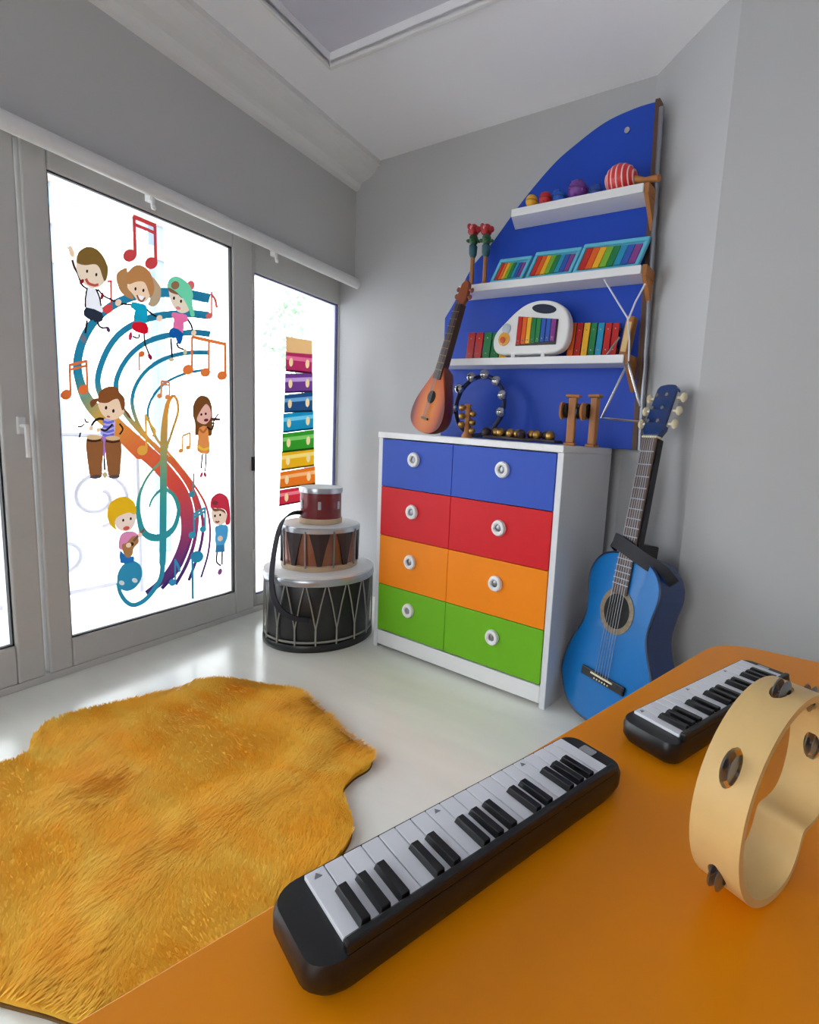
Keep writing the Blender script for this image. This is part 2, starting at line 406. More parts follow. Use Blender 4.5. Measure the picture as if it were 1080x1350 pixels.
tree('pale green leafy tree outside the narrow window', 4.7, 4.2, 3.6, 1.1, 1)

# ------------------------------------------------------------------ drawer cabinet
cab = thing('drawer_cabinet', 'white cabinet with blue, red, orange and green drawer fronts', 'cabinet', CM)
TH = .03
m = MB(); m.box((0, 0, .0), (TH, CD, CH-TH)); m.build('side_panel', carc_m, cab, bevel=.003)
m = MB(); m.box((CW-TH, 0, .0), (CW, CD, CH-TH)); m.build('side_panel', carc_m, cab, bevel=.003)
m = MB(); m.box((0, -.008, CH-TH), (CW, CD, CH)); m.build('top_panel', white_m, cab, bevel=.004)
m = MB(); m.box((TH, .0, .02), (CW-TH, .03, .098)); m.build('plinth', white_m, cab, bevel=.003)
m = MB(); m.box((TH, CD-.012, .02), (CW-TH, CD, CH-TH)); m.build('back_panel', white_m, cab)
m = MB(); m.box((CW/2-.01, .03, .1), (CW/2+.01, CD-.012, CH-TH)); m.build('divider', white_m, cab)
zs = [.106, .353, .613, .865, 1.106]
for i, mm in enumerate((green_m, orange_m, red_m, blue_m)):
    for xa, xb, kx in ((TH+.001, .4945, .255), (.4965, CW-TH-.001, .782)):
        m = MB(); m.box((xa, -.004, zs[i]+.0015), (xb, .016, zs[i+1]-.0015)); d = m.build('drawer', mm, cab, bevel=.0025)
        kz = (1.015, .758, .506, .254)[3-i]
        m = MB(); m.lathe([(.017, 0), (.036, 0), (.037, .006), (.033, .014), (.024, .016), (.017, .012)], 24, T(kx, -.004, kz)@RX(pi/2), closed=True)
        k = m.build('knob', chrome_m if 0 else white_m, d, smooth=True)
        m = MB(); m.lathe([(.0165, -.001), (.0165, .005), (.012, .007), (.003, .008)], 20, T(kx, -.004, kz)@RX(pi/2)); m.build('knob_centre', steel_m, k, smooth=True)

# ------------------------------------------------------------------ blue shelf board with three shelves
sh = thing('shelf_unit', 'tall blue curved shelf board with three white shelves above the cabinet', 'shelf', CM@T(0, CD, CH))
bpts = [(-.005, 1.145), (-.008, 1.55), (-.01, 1.80), (.067, 1.90), (.165, 2.052), (.286, 2.155), (.465, 2.334), (.632, 2.474), (.751, 2.542), (.902, 2.607), (1.047, 2.632), (1.15, 2.634)]
curve = catmull(bpts[2:], 5)
poly = [(-.005, 1.14), (-.008, 1.55)]+[tuple(p) for p in curve]+[(1.19, 1.14)]
poly = [(x, z-CH) for x, z in poly]
m = MB(); m.prism(poly, -.022, -.002, axis='y'); m.build('back_board', board_m, sh, bevel=.002)
m = MB(); m.tube([(1.02, -.03, 2.545-CH), (1.02, -.018, 2.545-CH)], .013, 12); m.build('screw_cap', chrome_m, sh, smooth=True)
m = MB(); m.add([(1.148, -.045, 2.63-CH), (1.168, -.045, 2.63-CH), (1.168, 0, 2.63-CH), (1.148, 0, 2.63-CH), (1.19, -.045, .002), (1.215, -.045, .002), (1.215, 0, .002), (1.19, 0, .002)], [(0, 1, 2, 3), (7, 6, 5, 4), (4, 5, 1, 0), (5, 6, 2, 1), (6, 7, 3, 2), (7, 4, 0, 3)]); m.build('side_strip', darkwood_m, sh)
m = MB(); m.tube([(1.185, -.06, 2.58-CH), (1.205, -.06, 2.0-CH), (1.235, -.06, .002)], .011, 10); m.build('upright_rod', steel_m, sh, smooth=True)
SD = .32                       # shelf front, measured in the cabinet frame
EDG = [(cb(*a, SD), cb(*b, SD)) for a, b in (((675, 268), (848, 249)), ((605, 371), (845, 356)), ((583, 470), (822, 471)))]
S1, S2, S3 = [(a[1]+b[1])/2 for a, b in EDG]
for z, xa, xb, xc in [(S, e[0][0], e[1][0], q) for S, e, q in zip((S1, S2, S3), EDG, (.44, .16, .05))]:
    m = MB(); y0 = SD-CD
    m.prism([(xa, y0), (xb, y0), (xb, -.023), (xc, -.023)], z-.036-CH, z-CH); m.build('shelf', white_m, sh, bevel=.003)
    m = MB(); m.box((xb+.0005, y0+.01, z-.04-CH), (xb+.022, -.0465, z+.004-CH)); m.build('shelf_end', wood_m, sh, bevel=.003)
    m = MB(); m.prism([(-.047, z-.041-CH), (-.15, z-.041-CH), (-.047, z-.15-CH)], xb+.002, xb+.02, axis='z', M=Matrix(((0, 0, 1, 0), (1, 0, 0, 0), (0, 1, 0, 0), (0, 0, 0, 1)))); m.build('bracket', wood_m, sh)

def cabM(x, y, z, rz=0): return CM@T(x, y, z)@RZ(rz)
RB = [(196, 40, 36), (232, 100, 30), (244, 186, 40), (120, 180, 50), (36, 130, 70), (40, 150, 190), (46, 90, 180), (140, 60, 140)]
def bar_mat(i): return mat('tone_bar_%s' % ('red', 'orange', 'yellow', 'lime', 'green', 'cyan', 'blue', 'purple')[i], RB[i], .3, var=.04)

# top shelf: round shakers
maracas = [(703, .352, .030, (236, 178, 40), 'small yellow egg shaker at the left end of the top shelf', 'egg_shaker'),
           (721, .358, .031, (190, 34, 34), 'dark red ball shaker beside the yellow egg on the top shelf', 'ball_shaker'),
           (739, .39, .038, (36, 96, 200), 'blue knobbly ball shaker on the top shelf', 'ball_shaker'),
           (763, .372, .045, (120, 60, 150), 'purple ball shaker on the top shelf', 'ball_shaker'),
           (787, .405, .036, (50, 84, 170), 'dull blue ball shaker beside the red maraca on the top shelf', 'ball_shaker')]
for px_, py_, r, c, lab, nm in maracas:
    dep = py_; x, z = cb(px_, 240, dep)
    t = thing(nm, lab, 'shaker', cabM(x, dep, S1))
    cm = mat('shaker_%d_%d_%d' % c, c, .4, var=.1, scale=30)
    m = MB(); m.ball((0, 0, r*1.02), (r, r, r*1.02), 18, 12); m.build('shell', cm, t, smooth=True)
    m = MB(); m.lathe([(r*1.0, r*1.02-.003), (r*1.03, r*1.02), (r*1.0, r*1.02+.003)], 20); m.build('seam', mat('seam_%d_%d_%d' % c, tuple(int(q*.75) for q in c), .4), t, smooth=True)
    for k in range(14):
        a, b_ = k*2.4, -1+2*(k+.5)/14; q = sqrt(1-b_*b_); bb = MB(); bb.ball((r*.97*q*cos(a), r*.97*q*sin(a), r*1.02+r*.97*b_), r*.16, 8, 6)
        if r > .03: bb.build('bump', cm, t, smooth=True)
dep = .385; x, z = cb(821, 217, dep); mr = (z-S1)/2
t = thing('maraca', 'red and white striped maraca lying on the top shelf', 'maraca', cabM(x, dep, S1))
r = mr; m = MB(); m.ball((0, 0, r), (r*1.15, r, r), 24, 14, RY(0)); m.build('shell', mat('maraca_red', (222, 52, 50), .35, var=.05), t, smooth=True)
for k in range(7):
    m = MB(); a = -1.05+k*.35; m.lathe([(r*1.012*cos(a)-.001, -.004), (r*1.02*cos(a), 0), (r*1.012*cos(a)-.001, .004)], 24, T(r*1.15*sin(a), 0, r)@RY(pi/2)); m.build('stripe', mat('maraca_stripe', (246, 200, 196), .4), t, smooth=True)
m = MB(); m.tube([(.055, -.0, .055), (.12, -.02, .03), (.19, -.04, .018)], [.016, .011, .014], 10); m.build('handle', wood_m, t, smooth=True)

# second shelf: two painted sticks and three trays of tone bars
for i, (px_, lab) in enumerate(((622, 'painted stick clapper with red flower head, outermost on the shelf'), (639, 'painted stick clapper with red flower head, beside the blue trays'))):
    dep = .365; x, z = cb(px_, 366, dep); zt = cb(px_, 292, dep)[1]; h = zt-S2
    t = thing('flower_stick', lab, 'clapper', cabM(x, dep, S2), 'flower sticks')
    m = MB(); m.lathe([(.022, 0), (.022, .008), (.011, .02), (.011, h*.52), (.014, h*.55), (.008, h*.6)], 12); m.build('stick', wood_m, t, smooth=True)
    m = MB(); m.lathe([(.012, h*.45), (.02, h*.5), (.022, h*.62), (.012, h*.66)], 12); m.build('sleeve', mat('teal_paint', (40, 90, 100), .5), t, smooth=True)
    m = MB(); m.ball((0, 0, h*.72), (.024, .024, .03), 12, 8); hd = m.build('figure', mat('green_paint', (44, 92, 52), .5), t, smooth=True)
    for k in range(4):
        m = MB(); a = k*pi/2+.4; m.ball((.026*cos(a), .026*sin(a), h*.70), (.014, .014, .008), 8, 6); m.build('leaf', MATS['green_paint'], hd, smooth=True)
    m = MB(); m.ball((0, 0, h*.86), (.027, .027, .03), 12, 8); fl_ = m.build('flower', mat('flower_red', (176, 30, 40), .5), t, smooth=True)
    for k in range(6):
        m = MB(); a = k*pi/3; m.ball((.026*cos(a), .026*sin(a), h*.86+.012*sin(k*2)), (.012, .012, .016), 8, 6); m.build('petal', MATS['flower_red'], fl_, smooth=True)
    m = MB(); m.ball((0, -.02, h*.88), (.010, .012, .012), 8, 6); m.build('flower_centre', mat('flower_pink', (226, 150, 150), .5), fl_, smooth=True)
def tray(px0, px1, h, lab, y, ry=.0):
    dep = y; x0, _ = cb(px0, 362, dep); x1, _ = cb(px1, 350, dep); w_ = x1-x0
    t = thing('tone_bar_tray', lab, 'xylophone', cabM(x0, dep, S2)@RZ(ry)@RX(-.30), 'light blue tone bar trays')
    sk = .035
    def q(x, z): return (x+sk*z/h, z)
    m = MB()
    fr = .018
    for A, B in (((0, 0), (w_, fr)), ((0, h-fr), (w_, h)), ((0, fr), (fr, h-fr)), ((w_-fr, fr), (w_, h-fr))):
        m.prism([q(A[0], A[1]), q(B[0], A[1]), q(B[0], B[1]), q(A[0], B[1])], 0, .022, axis='y')
    m.prism([q(.004, .004), q(w_-.004, .004), q(w_-.004, h-.004), q(.004, h-.004)], .012, .02, axis='y')
    m.build('tray', teal_m, t, bevel=.004)
    n = 8; bw = (w_-2*fr-.006)/n
    for k in range(n):
        a = fr+.003+k*bw; m = MB(); e = fr+.004+k*.0012
        m.prism([q(a+.001, e), q(a+bw-.001, e), q(a+bw-.001, h-e), q(a+.001, h-e)], .003, .0115, axis='y'); m.build('tone_bar', bar_mat(k), t, bevel=.0015)
tray(645, 686, .135, 'light blue tray of rainbow tone bars beside the flower sticks', .34, .05)
tray(691, 750, .145, 'light blue tray of rainbow tone bars, middle one of three', .34, .05)
tray(753, 838, .150, 'widest light blue tray of rainbow tone bars, near the shelf end', .34, .04)

# third shelf: two upright glockenspiels and a white toy xylophone
def glock(px0, px1, cols, lab, dep, h, wood_at=None):
    x0, _ = cb(px0, 468, dep); x1, _ = cb(px1, 468, dep); w_ = x1-x0
    t = thing('glockenspiel', lab, 'glockenspiel', cabM(x0, dep, S3)@RX(-.12))
    m = MB()
    for z in (.028, h*.72): m.box((0, .008, z), (w_, .026, z+.02))
    m.build('frame', darkwood_m, t, bevel=.002)
    n = len(cols); bw = w_/n
    for k, ci in enumerate(cols):
        m = MB(); hh = h*(1-.012*k); bm = bar_mat(ci) if ci >= 0 else palewood_m
        m.box((k*bw+bw*.08, 0, 0), (k*bw+bw*.92, .0075, hh)); b_ = m.build('tone_bar', bm, t, bevel=.002)
        for z in (.04, h*.72+.01):
            m = MB(); m.ball((k*bw+bw*.5, -.001, z), (.004, .003, .004), 8, 6); m.build('pin', chrome_m, b_, smooth=True)
mat('tone_bar_dark_red', (120, 24, 36), .3)
glock(613, 668, (0, 0, 4, 4, 2), 'small glockenspiel with red, green and yellow bars beside the white toy', .405, .155)
glock(746, 812, (1, 0, 2, 4, 5, 0, 0), 'glockenspiel with rainbow bars standing right of the white toy', .405, .175)
x, z = cb(820, 468, .375)
t = thing('wooden_end_block', 'tan wooden block tilted against the glockenspiel on the shelf', 'block', cabM(x, .375, S3+.002)@RY(.14))
m = MB(); m.box((-.018, 0, .0), (.02, .05, .175)); m.build('block', wood_m, t, bevel=.005)
m = MB(); m.box((-.012, -.003, .02), (.014, -.0005, .15)); m.build('face', palewood_m, t, bevel=.001)
x0, _ = cb(648, 468, .345); x1, _ = cb(746, 468, .345); W_ = x1-x0
t = thing('toy_xylophone', 'white rounded toy xylophone with rainbow keys and oval handle', 'toy', cabM(x0, .345, S3)@RX(-.08))
H_ = cb(700, 394, .345)[1]-S3-.02
def tq(u, v): return (u*W_, v*H_+.018)
op = [tq(*p) for p in ((.0, .3), (.02, .12), (.1, .02), (.3, 0), (.6, 0), (.85, .02), (.97, .15), (1, .4), (.98, .65), (.9, .85), (.75, .97), (.58, 1.0), (.42, .95), (.28, .82), (.14, .62), (.04, .46))]
outl = [tuple(p) for p in catmull(op, 5, True)]
m = MB(); m.prism(outl, 0, .05, axis='y'); m.build('body', toyw_m, t, bevel=.01, seg=3)
m = MB(); ov = [tq(.66+.16*cos(a)*cos(-.15)-.075*sin(a)*sin(-.15), .83+.16*cos(a)*sin(-.15)*W_/H_+.085*sin(a)) for a in [2*pi*k/28 for k in range(28)]]
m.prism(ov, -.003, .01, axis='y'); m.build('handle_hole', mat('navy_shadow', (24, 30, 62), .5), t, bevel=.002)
m = MB(); m.prism([tq(.33, .16), tq(.86, .16), tq(.86, .62), tq(.33, .72)], -.003, .006, axis='y'); m.build('key_bed', mat('key_bed_grey', (60, 60, 66), .5), t)
for k, ci in enumerate((0, 0, 1, 2, 4, 4, 5, 6, 6, 7, 7)[:8] if 0 else (0, 1, 2, 4, 4, 6, 6, 7)):
    u0 = .345+k*.0635; top = .70-k*.012; bot = .18+k*.006
    m = MB(); m.prism([tq(u0, bot), tq(u0+.055, bot), tq(u0+.055, top), tq(u0, top)], -.012, -.0035, axis='y'); b_ = m.build('tone_bar', bar_mat(ci), t, bevel=.0015)
    m = MB(); p = tq(u0+.027, bot+.06); m.ball((p[0], -.012, p[1]), .0045, 8, 6); m.build('pin', chrome_m, b_, smooth=True)
m = MB(); p = tq(.16, .3); m.lathe([(.034, 0), (.034, .004), (.028, .006)], 20, T(p[0], -.0005, p[1])@RX(pi/2)); dl = m.build('dial', mat('dial_orange', (238, 170, 70), .4), t, smooth=True)
m = MB(); m.lathe([(.016, 0), (.016, .004), (.01, .006)], 16, T(p[0]-.004, -.0066, p[1]-.006)@RX(pi/2)); m.build('dial_centre', mat('dial_red', (214, 90, 50), .4), dl, smooth=True)
m = MB(); p = tq(.18, .5); m.lathe([(.026, 0), (.026, .003), (.02, .005)], 20, T(p[0], -.0005, p[1])@RX(pi/2)); m.build('badge', mat('badge_grey', (190, 200, 214), .4), t, smooth=True)
for u in (.3, .7):
    m = MB(); m.box((u*W_-.012, .002, 0), (u*W_+.012, .048, .022)); m.build('foot', toyw_m, t, bevel=.003)
x, z = cb(800, 458, .35); x2, z2 = cb(816, 434, .35)
m = MB(); m.tube([(0, 0, 0), (x2-x, .01, z2-z)], .005, 8); t = tag(m.build('triangle_beater', chrome_m, smooth=True), 'short metal beater leaning on the rainbow glockenspiel', 'beater'); MM = cabM(x, .355, S3+.006); MM.translation *= U; t.matrix_world = MM

# triangle on a white cord under the second shelf
dep = .30
tp = [cb(828, 478, dep), cb(793, 551, dep), cb(850, 556, dep)]
t = thing('music_triangle', 'metal triangle hanging on a white cord beside the shelves', 'triangle', cabM(tp[0][0], dep, tp[0][1]))
loc = [(p[0]-tp[0][0], p[1]-tp[0][1]) for p in tp]
def rc(A, B, k): return (A[0]+(B[0]-A[0])*k, A[1]+(B[1]-A[1])*k)
path = [rc(loc[2], loc[0], .06)]+[loc[2], loc[1], loc[0]]+[rc(loc[0], loc[2], .86)]
pp = []
for i in range(len(path)-1):
    for k in range(8): pp.append(rc(path[i], path[i+1], k/8))
m = MB(); m.tube([(p[0], 0, p[1]) for p in pp[6:]], .0055, 8); m.build('rod', chrome_m, t, smooth=True)
cords = [[(797, 369), (812, 394), (828, 420), (830, 450), (829, 476)], [(851, 374), (838, 398), (829, 420)]]
for c in cords:
    q = [cb(px_, py_, dep) for px_, py_ in c]; m = MB(); m.tube([(a-tp[0][0], 0, b-tp[0][1]) for a, b in q], .004, 6); m.build('cord', mat('white_cord', (214, 216, 222), .6), t, smooth=True)

# ------------------------------------------------------------------ on the cabinet top
# small pear-shaped lute
dep = .16; bx, bz = cb(557, 562, dep); hx, hz = cb(598, 366, dep)
L = sqrt((hx-bx)**2+(hz-CH)**2); lean = atan2(hx-bx, hz-CH)
t = thing('small_lute', 'small sunburst pear-shaped lute leaning beside the shelf board', 'lute', cabM(bx, dep, CH+.012)@RY(lean)@RX(-.13)@RZ(-.25))
hw = [(0, .03), (.02, .09), (.06, .135), (.12, .152), (.2, .142), (.28, .112), (.36, .074), (.43, .044), (.47, .034)]
outl = [(w_*1.0, z*L/1.0*.95) for z, w_ in hw]
full = catmull([(w_, z) for w_, z in outl], 4); poly = [(-p[0], p[1]) for p in full][::-1]+[(p[0], p[1]) for p in full]
m = MB()
rings = [(0, 1.0), (.03, .97), (.06, .86), (.085, .62), (.095, .3)]
n = len(poly); vv = []; cz = .2*L
for y, k in rings: vv += [(p[0]*k, y, cz+(p[1]-cz)*(.25+.75*k)) for p in poly]
ff = [tuple(range(n))]
for i in range(len(rings)-1):
    for k in range(n): k2 = (k+1) % n; ff.append((i*n+k2, i*n+k, (i+1)*n+k, (i+1)*n+k2))
ff.append(tuple((len(rings)-1)*n+k for k in range(n))[::-1])
m.add(vv, ff); m.build('bowl', mat('lute_bowl', (120, 50, 26), .3, var=.15, coat=.3), t, smooth=True)
def burst_material():
    mm = bpy.data.materials.new('sunburst_top'); mm.use_nodes = True; nt = mm.node_tree; b = nt.nodes['Principled BSDF']; b.inputs['Roughness'].default_value = .42; b.inputs['Specular IOR Level'].default_value = .25
    tc = nt.nodes.new('ShaderNodeTexCoord'); mp = nt.nodes.new('ShaderNodeMapping'); mp.inputs['Location'].default_value = (-.0, 0, -.16*L*U); sc_ = 1/(.13*U); mp.inputs['Scale'].default_value = (sc_, sc_, sc_*.5)
    mp.vector_type = 'POINT'
    vl = nt.nodes.new('ShaderNodeVectorMath'); vl.operation = 'LENGTH'; sb = nt.nodes.new('ShaderNodeVectorMath'); sb.operation = 'SUBTRACT'; sb.inputs[1].default_value = (0, 0, .17*L*U)
    ml = nt.nodes.new('ShaderNodeVectorMath'); ml.operation = 'MULTIPLY'; ml.inputs[1].default_value = (sc_, 0, sc_*.55)
    nt.links.new(tc.outputs['Object'], sb.inputs[0]); nt.links.new(sb.outputs[0], ml.inputs[0]); nt.links.new(ml.outputs[0], vl.inputs[0])
    r = nt.nodes.new('ShaderNodeValToRGB'); e = r.color_ramp.elements
    e[0].position = .35; e[0].color = lin((216, 118, 28))+(1,); e[1].position = 1.1 if 0 else 1.0; e[1].color = lin((104, 26, 14))+(1,)
    x_ = r.color_ramp.elements.new(.75); x_.color = lin((190, 80, 20))+(1,)
    nt.links.new(vl.outputs['Value'], r.inputs[0]); nt.links.new(r.outputs[0], b.inputs['Base Color'])
    return mm
m = MB(); m.prism(poly, -.006, .0, axis='y'); m.build('top_plate', burst_material(), t, bevel=.002)
m = MB(); m.lathe([(.033, 0), (.033, .003)], 20, T(0, -.0062, .24*L)@RX(pi/2)); m.build('sound_hole', mat('hole_black', (10, 8, 8), .8), t)
m = MB(); m.box((-.03, -.014, .085*L), (.03, -.0062, .1*L)); m.build('bridge', darkwood_m, t, bevel=.002)
m = MB(); m.add([(-.034, -.013, .36*L), (.034, -.013, .36*L), (.034, .024, .36*L), (-.034, .024, .36*L), (-.027, -.013, .86*L), (.027, -.013, .86*L), (.027, .02, .86*L), (-.027, .02, .86*L)], [(3, 2, 1, 0), (4, 5, 6, 7), (0, 1, 5, 4), (1, 2, 6, 5), (2, 3, 7, 6), (3, 0, 4, 7)]); nk = m.build('neck', mat('lute_neck', (60, 34, 26), .35, var=.15), t, bevel=.003)
for k in range(9):
    z = L*(.42+.048*k); m = MB(); m.box((-.03, -.0155, z), (.03, -.0132, z+.003)); m.build('fret', brass_m, nk)
m = MB(); m.prism([(-.027, .86*L), (.027, .86*L), (.042, .9*L), (.03, .99*L), (-.0, 1.02*L), (-.03, .99*L), (-.042, .9*L)], -.006, .014, axis='y', M=T(0, 0, 0)); hd = m.build('headstock', mat('lute_head', (140, 70, 34), .35, var=.15), t, bevel=.003)
for sgn in (-1, 1):
    for z in (.91, .955):
        m = MB(); m.tube([(sgn*.03, .004, z*L), (sgn*.056, .004, z*L)], .006, 8); m.ball((sgn*.06, .004, z*L), (.013, .006, .013), 10, 6); m.build('peg', mat('peg_red', (120, 30, 26), .4), hd, smooth=True)
for k in range(4):
    x = (k-1.5)*.008; m = MB(); m.tube([(x, -.0155, .093*L), (x, -.0172, .5*L), (x*.9, -.0175, .875*L)], .0009, 5); m.build('string', steel_m, t)

# jingle-bell ring standing against the board
dep = .31; cx, cz = cb(628, 530, dep); R_ = (cb(660, 530, dep)[0]-cb(592, 530, dep)[0])/2*.92
t = thing('bell_ring', 'round jingle-bell ring with chrome bells standing against the blue board', 'bells', cabM(cx, dep, CH)@RX(-.16))
zc_ = R_+.016
m = MB(); m.tube([(R_*cos(a), 0, zc_+R_*sin(a)) for a in [2*pi*k/40 for k in range(40)]], .012, 10, closed=True); m.build('ring', mat('dark_blue_ring', (28, 34, 74), .4), t, smooth=True)
for k, a in enumerate([-.2, .35, .9, 1.45, 2.0, 2.6, 3.3]):
    c = (R_*1.02*cos(a), -.018, zc_+R_*1.02*sin(a)); m = MB(); m.ball(c, .026, 14, 10); b_ = m.build('jingle_bell', chrome_m, t, smooth=True)
    m = MB(); m.box((c[0]-.014, c[1]-.0265, c[2]-.002), (c[0]+.014, c[1]-.021, c[2]+.002)); m.build('slit', rubber_m, b_)
# wooden hand bells stick
dep = .14; cx, _ = cb(616, 565, dep); hz = cb(617, 533, dep)[1]-CH
t = thing('bell_stick', 'brown bell stick with small brass bells in front of the bell ring', 'bells', cabM(cx, dep, CH))
m = MB(); m.lathe([(.026, 0), (.026, .012), (.014, .03), (.013, hz*.9), (.018, hz)], 14); m.build('stick', wood_m, t, smooth=True)
for k in range(9):
    a = k*2.1; z = .035+k*hz/12; m = MB(); m.ball((.03*cos(a), .03*sin(a), z), .016, 10, 8); m.build('bell', brass_m, t, smooth=True)
# strap of bells lying down
cx, _ = cb(640, 572, .16); ex, _ = cb(738, 580, .16)
t = thing('bell_strap', 'dark strap of small brass bells lying on the cabinet top', 'bells', cabM(cx, .16, CH))
Ln = ex-cx; pth = catmull([(0, 0, .012), (Ln*.25, .02, .014), (Ln*.5, -.015, .012), (Ln*.75, .015, .014), (Ln, -.01, .012)], 6)
m = MB(); m.ribbon(pth, (0, 1, 0), .05, .012); m.build('strap', leather_m, t, bevel=.003)
for k in range(11):
    p = pth[1+k*2]; m = MB(); m.ball((p[0], p[1]-.012+.024*(k % 2), p[2]+.022), .023, 10, 8); m.build('bell', brass_m if k % 3 else MATS['dark_leather'], t, smooth=True)
for k, pz in enumerate(((.08, .045), (.14, .05))): pass
# castanets on wooden handles
def clapper(px_, lab, two):
    dep = .09 if two else .19; cx, _ = cb(px_, 580, dep); h = cb(px_, 524, dep)[1]-CH
    t = thing('handle_castanet', lab, 'castanet', cabM(cx, dep, CH)@RZ(.2 if two else -.2), 'wooden castanets')
    m = MB(); m.box((-.024, -.02, 0), (.024, .02, .012)); m.box((-.017, -.013, .012), (.017, .013, h)); m.build('handle', wood_m, t, bevel=.004)
    for sgn in ((-1, 1) if two else (-1,)):
        m = MB(); m.lathe([(.006, 0), (.03, .003), (.033, .009), (.028, .016), (.01, .018)], 18, T(sgn*.0175, 0, h*.72)@RY(sgn*pi/2)); m.build('clapper_shell', gblack_m, t, smooth=True)
        m = MB(); m.lathe([(.028, 0), (.036, .004), (.036, .012), (.02, .016)], 18, T(sgn*.0365, 0, h*.72)@RY(sgn*pi/2)); m.build('clapper_cap', wood_m, t, smooth=True)
    m = MB(); m.box((-.03, -.017, h), (.03, .017, h+.012)); m.build('cap', wood_m, t, bevel=.004)
clapper(752, 'wooden handle castanet with clappers on both sides', True)
clapper(781, 'wooden handle castanet with a clapper on one side only', False)

# ------------------------------------------------------------------ drums stacked by the window
DC = np.array([-2.335, 1.875, 0]); DR = .272
def zat(px_, py_): return float(vplane(px_, py_, DC)[2])
def wat(pxa, pxb, py_): return float(np.linalg.norm(vplane(pxa, py_, DC)-vplane(pxb, py_, DC)))
ZB = zat(424, 743); ZM = zat(428, 688); ZT = zat(425, 641)
RM = wat(376, 478, 690)/2; RS = wat(397, 453, 650)/2
d1 = thing('bass_drum', 'large black rope-tensioned drum standing on the floor', 'drum', T(*DC))
m = MB(); m.lathe([(DR-.012, .02), (DR-.006, .03), (DR-.006, ZB-.03), (DR-.012, ZB-.02)], 56); m.build('shell', drumblk_m, d1, smooth=True)
for z0 in (0, ZB-.055):
    m = MB(); m.lathe([(DR-.006, z0+.004), (DR+.003, z0), (DR+.008, z0+.006), (DR+.008, z0+.03), (DR+.003, z0+.038), (DR-.006, z0+.034)], 56, closed=True); m.build('hoop', hoopm_m if z0 else drumblk_m, d1, smooth=True)
m = MB(); m.lathe([(DR-.002, .046), (DR+.0015, .048), (DR+.0015, .056), (DR-.002, .058)], 56, closed=True); m.build('lower_cord', rope_m, d1, smooth=True)
m = MB(); m.lathe([(DR-.014, ZB-.02), (DR+.002, ZB-.018), (DR+.004, ZB-.006), (DR-.004, ZB), (.05, ZB+.001)], 56); m.build('drum_head', skin_m, d1, smooth=True)
NR = 17
for k in range(NR):
    a = 2*pi*k/NR; p = []
    zj = ZB*.30
    for (da, z) in ((-.5, ZB-.05), (-.25, ZB*.62), (0, zj)):
        aa = a+da*2*pi/NR*.9; p.append(((DR+.002)*cos(aa), (DR+.002)*sin(aa), z))
    m = MB(); m.tube(p, .0035, 6); m.tube([((DR+.002)*cos(a+q*2*pi/NR*.9), (DR+.002)*sin(a+q*2*pi/NR*.9), z) for q, z in ((.5, ZB-.05), (.25, ZB*.62), (0, zj))], .0035, 6); m.tube([((DR+.002)*cos(a), (DR+.002)*sin(a), zj), ((DR+.003)*cos(a), (DR+.003)*sin(a), .036)], .0045, 6)
    m.build('tension_cord', rope_m, d1, smooth=True)
sp = [(404, 676), (385, 677), (371, 690), (362, 725), (358, 765), (362, 790), (372, 806), (388, 815), (408, 818)]
DN = -np.array([DC[0], DC[1], 0])/np.linalg.norm(DC[:2])
pts = []
for i, (a, b) in enumerate(sp):
    P = vplane(a, b, DC+DN*(.03, .06, .10, .14, .19, .23, .255, .272, .283)[i]); pts.append(P-DC)
for q in pts:
    rr = sqrt(q[0]**2+q[1]**2)
    if q[2] < ZB and rr < DR+.012: q[0] *= (DR+.012)/rr; q[1] *= (DR+.012)/rr
m = MB(); m.ribbon(catmull(pts, 6), tuple(np.array([RT[0], RT[1], 0])*.7+np.array([0, 0, .7])), .027, .006); m.build("strap", strap_m, d1)
d2 = thing('leather_laced_drum', 'copper drum with dark leather flaps, standing on the black drum', 'drum', T(*(DC+np.array([.0, .0, ZB+.001]))))
h2 = ZM-ZB
m = MB(); m.lathe([(RM*.9, 0), (RM*.93, .006), (RM*.96, h2*.3), (RM*.98, h2*.7), (RM*.97, h2-.01)], 48); m.build('shell', copper_m, d2, smooth=True)
m = MB(); m.lathe([(RM*.92, .0), (RM*.99, .002), (RM*.99, .028), (RM*.93, .032)], 48, closed=True); m.build('foot_ring', hoopw_m, d2, smooth=True)
m = MB(); m.lathe([(RM*.96, h2-.034), (RM*1.02, h2-.032), (RM*1.03, h2-.01), (RM*1.0, h2-.004), (RM*.96, h2-.008)], 48, closed=True); m.build('hoop', hoopm_m, d2, smooth=True)
m = MB(); m.lathe([(RM*.99, h2-.009), (RM*.985, h2-.003), (.04, h2)], 48); m.build('drum_head', skin_m, d2, smooth=True)
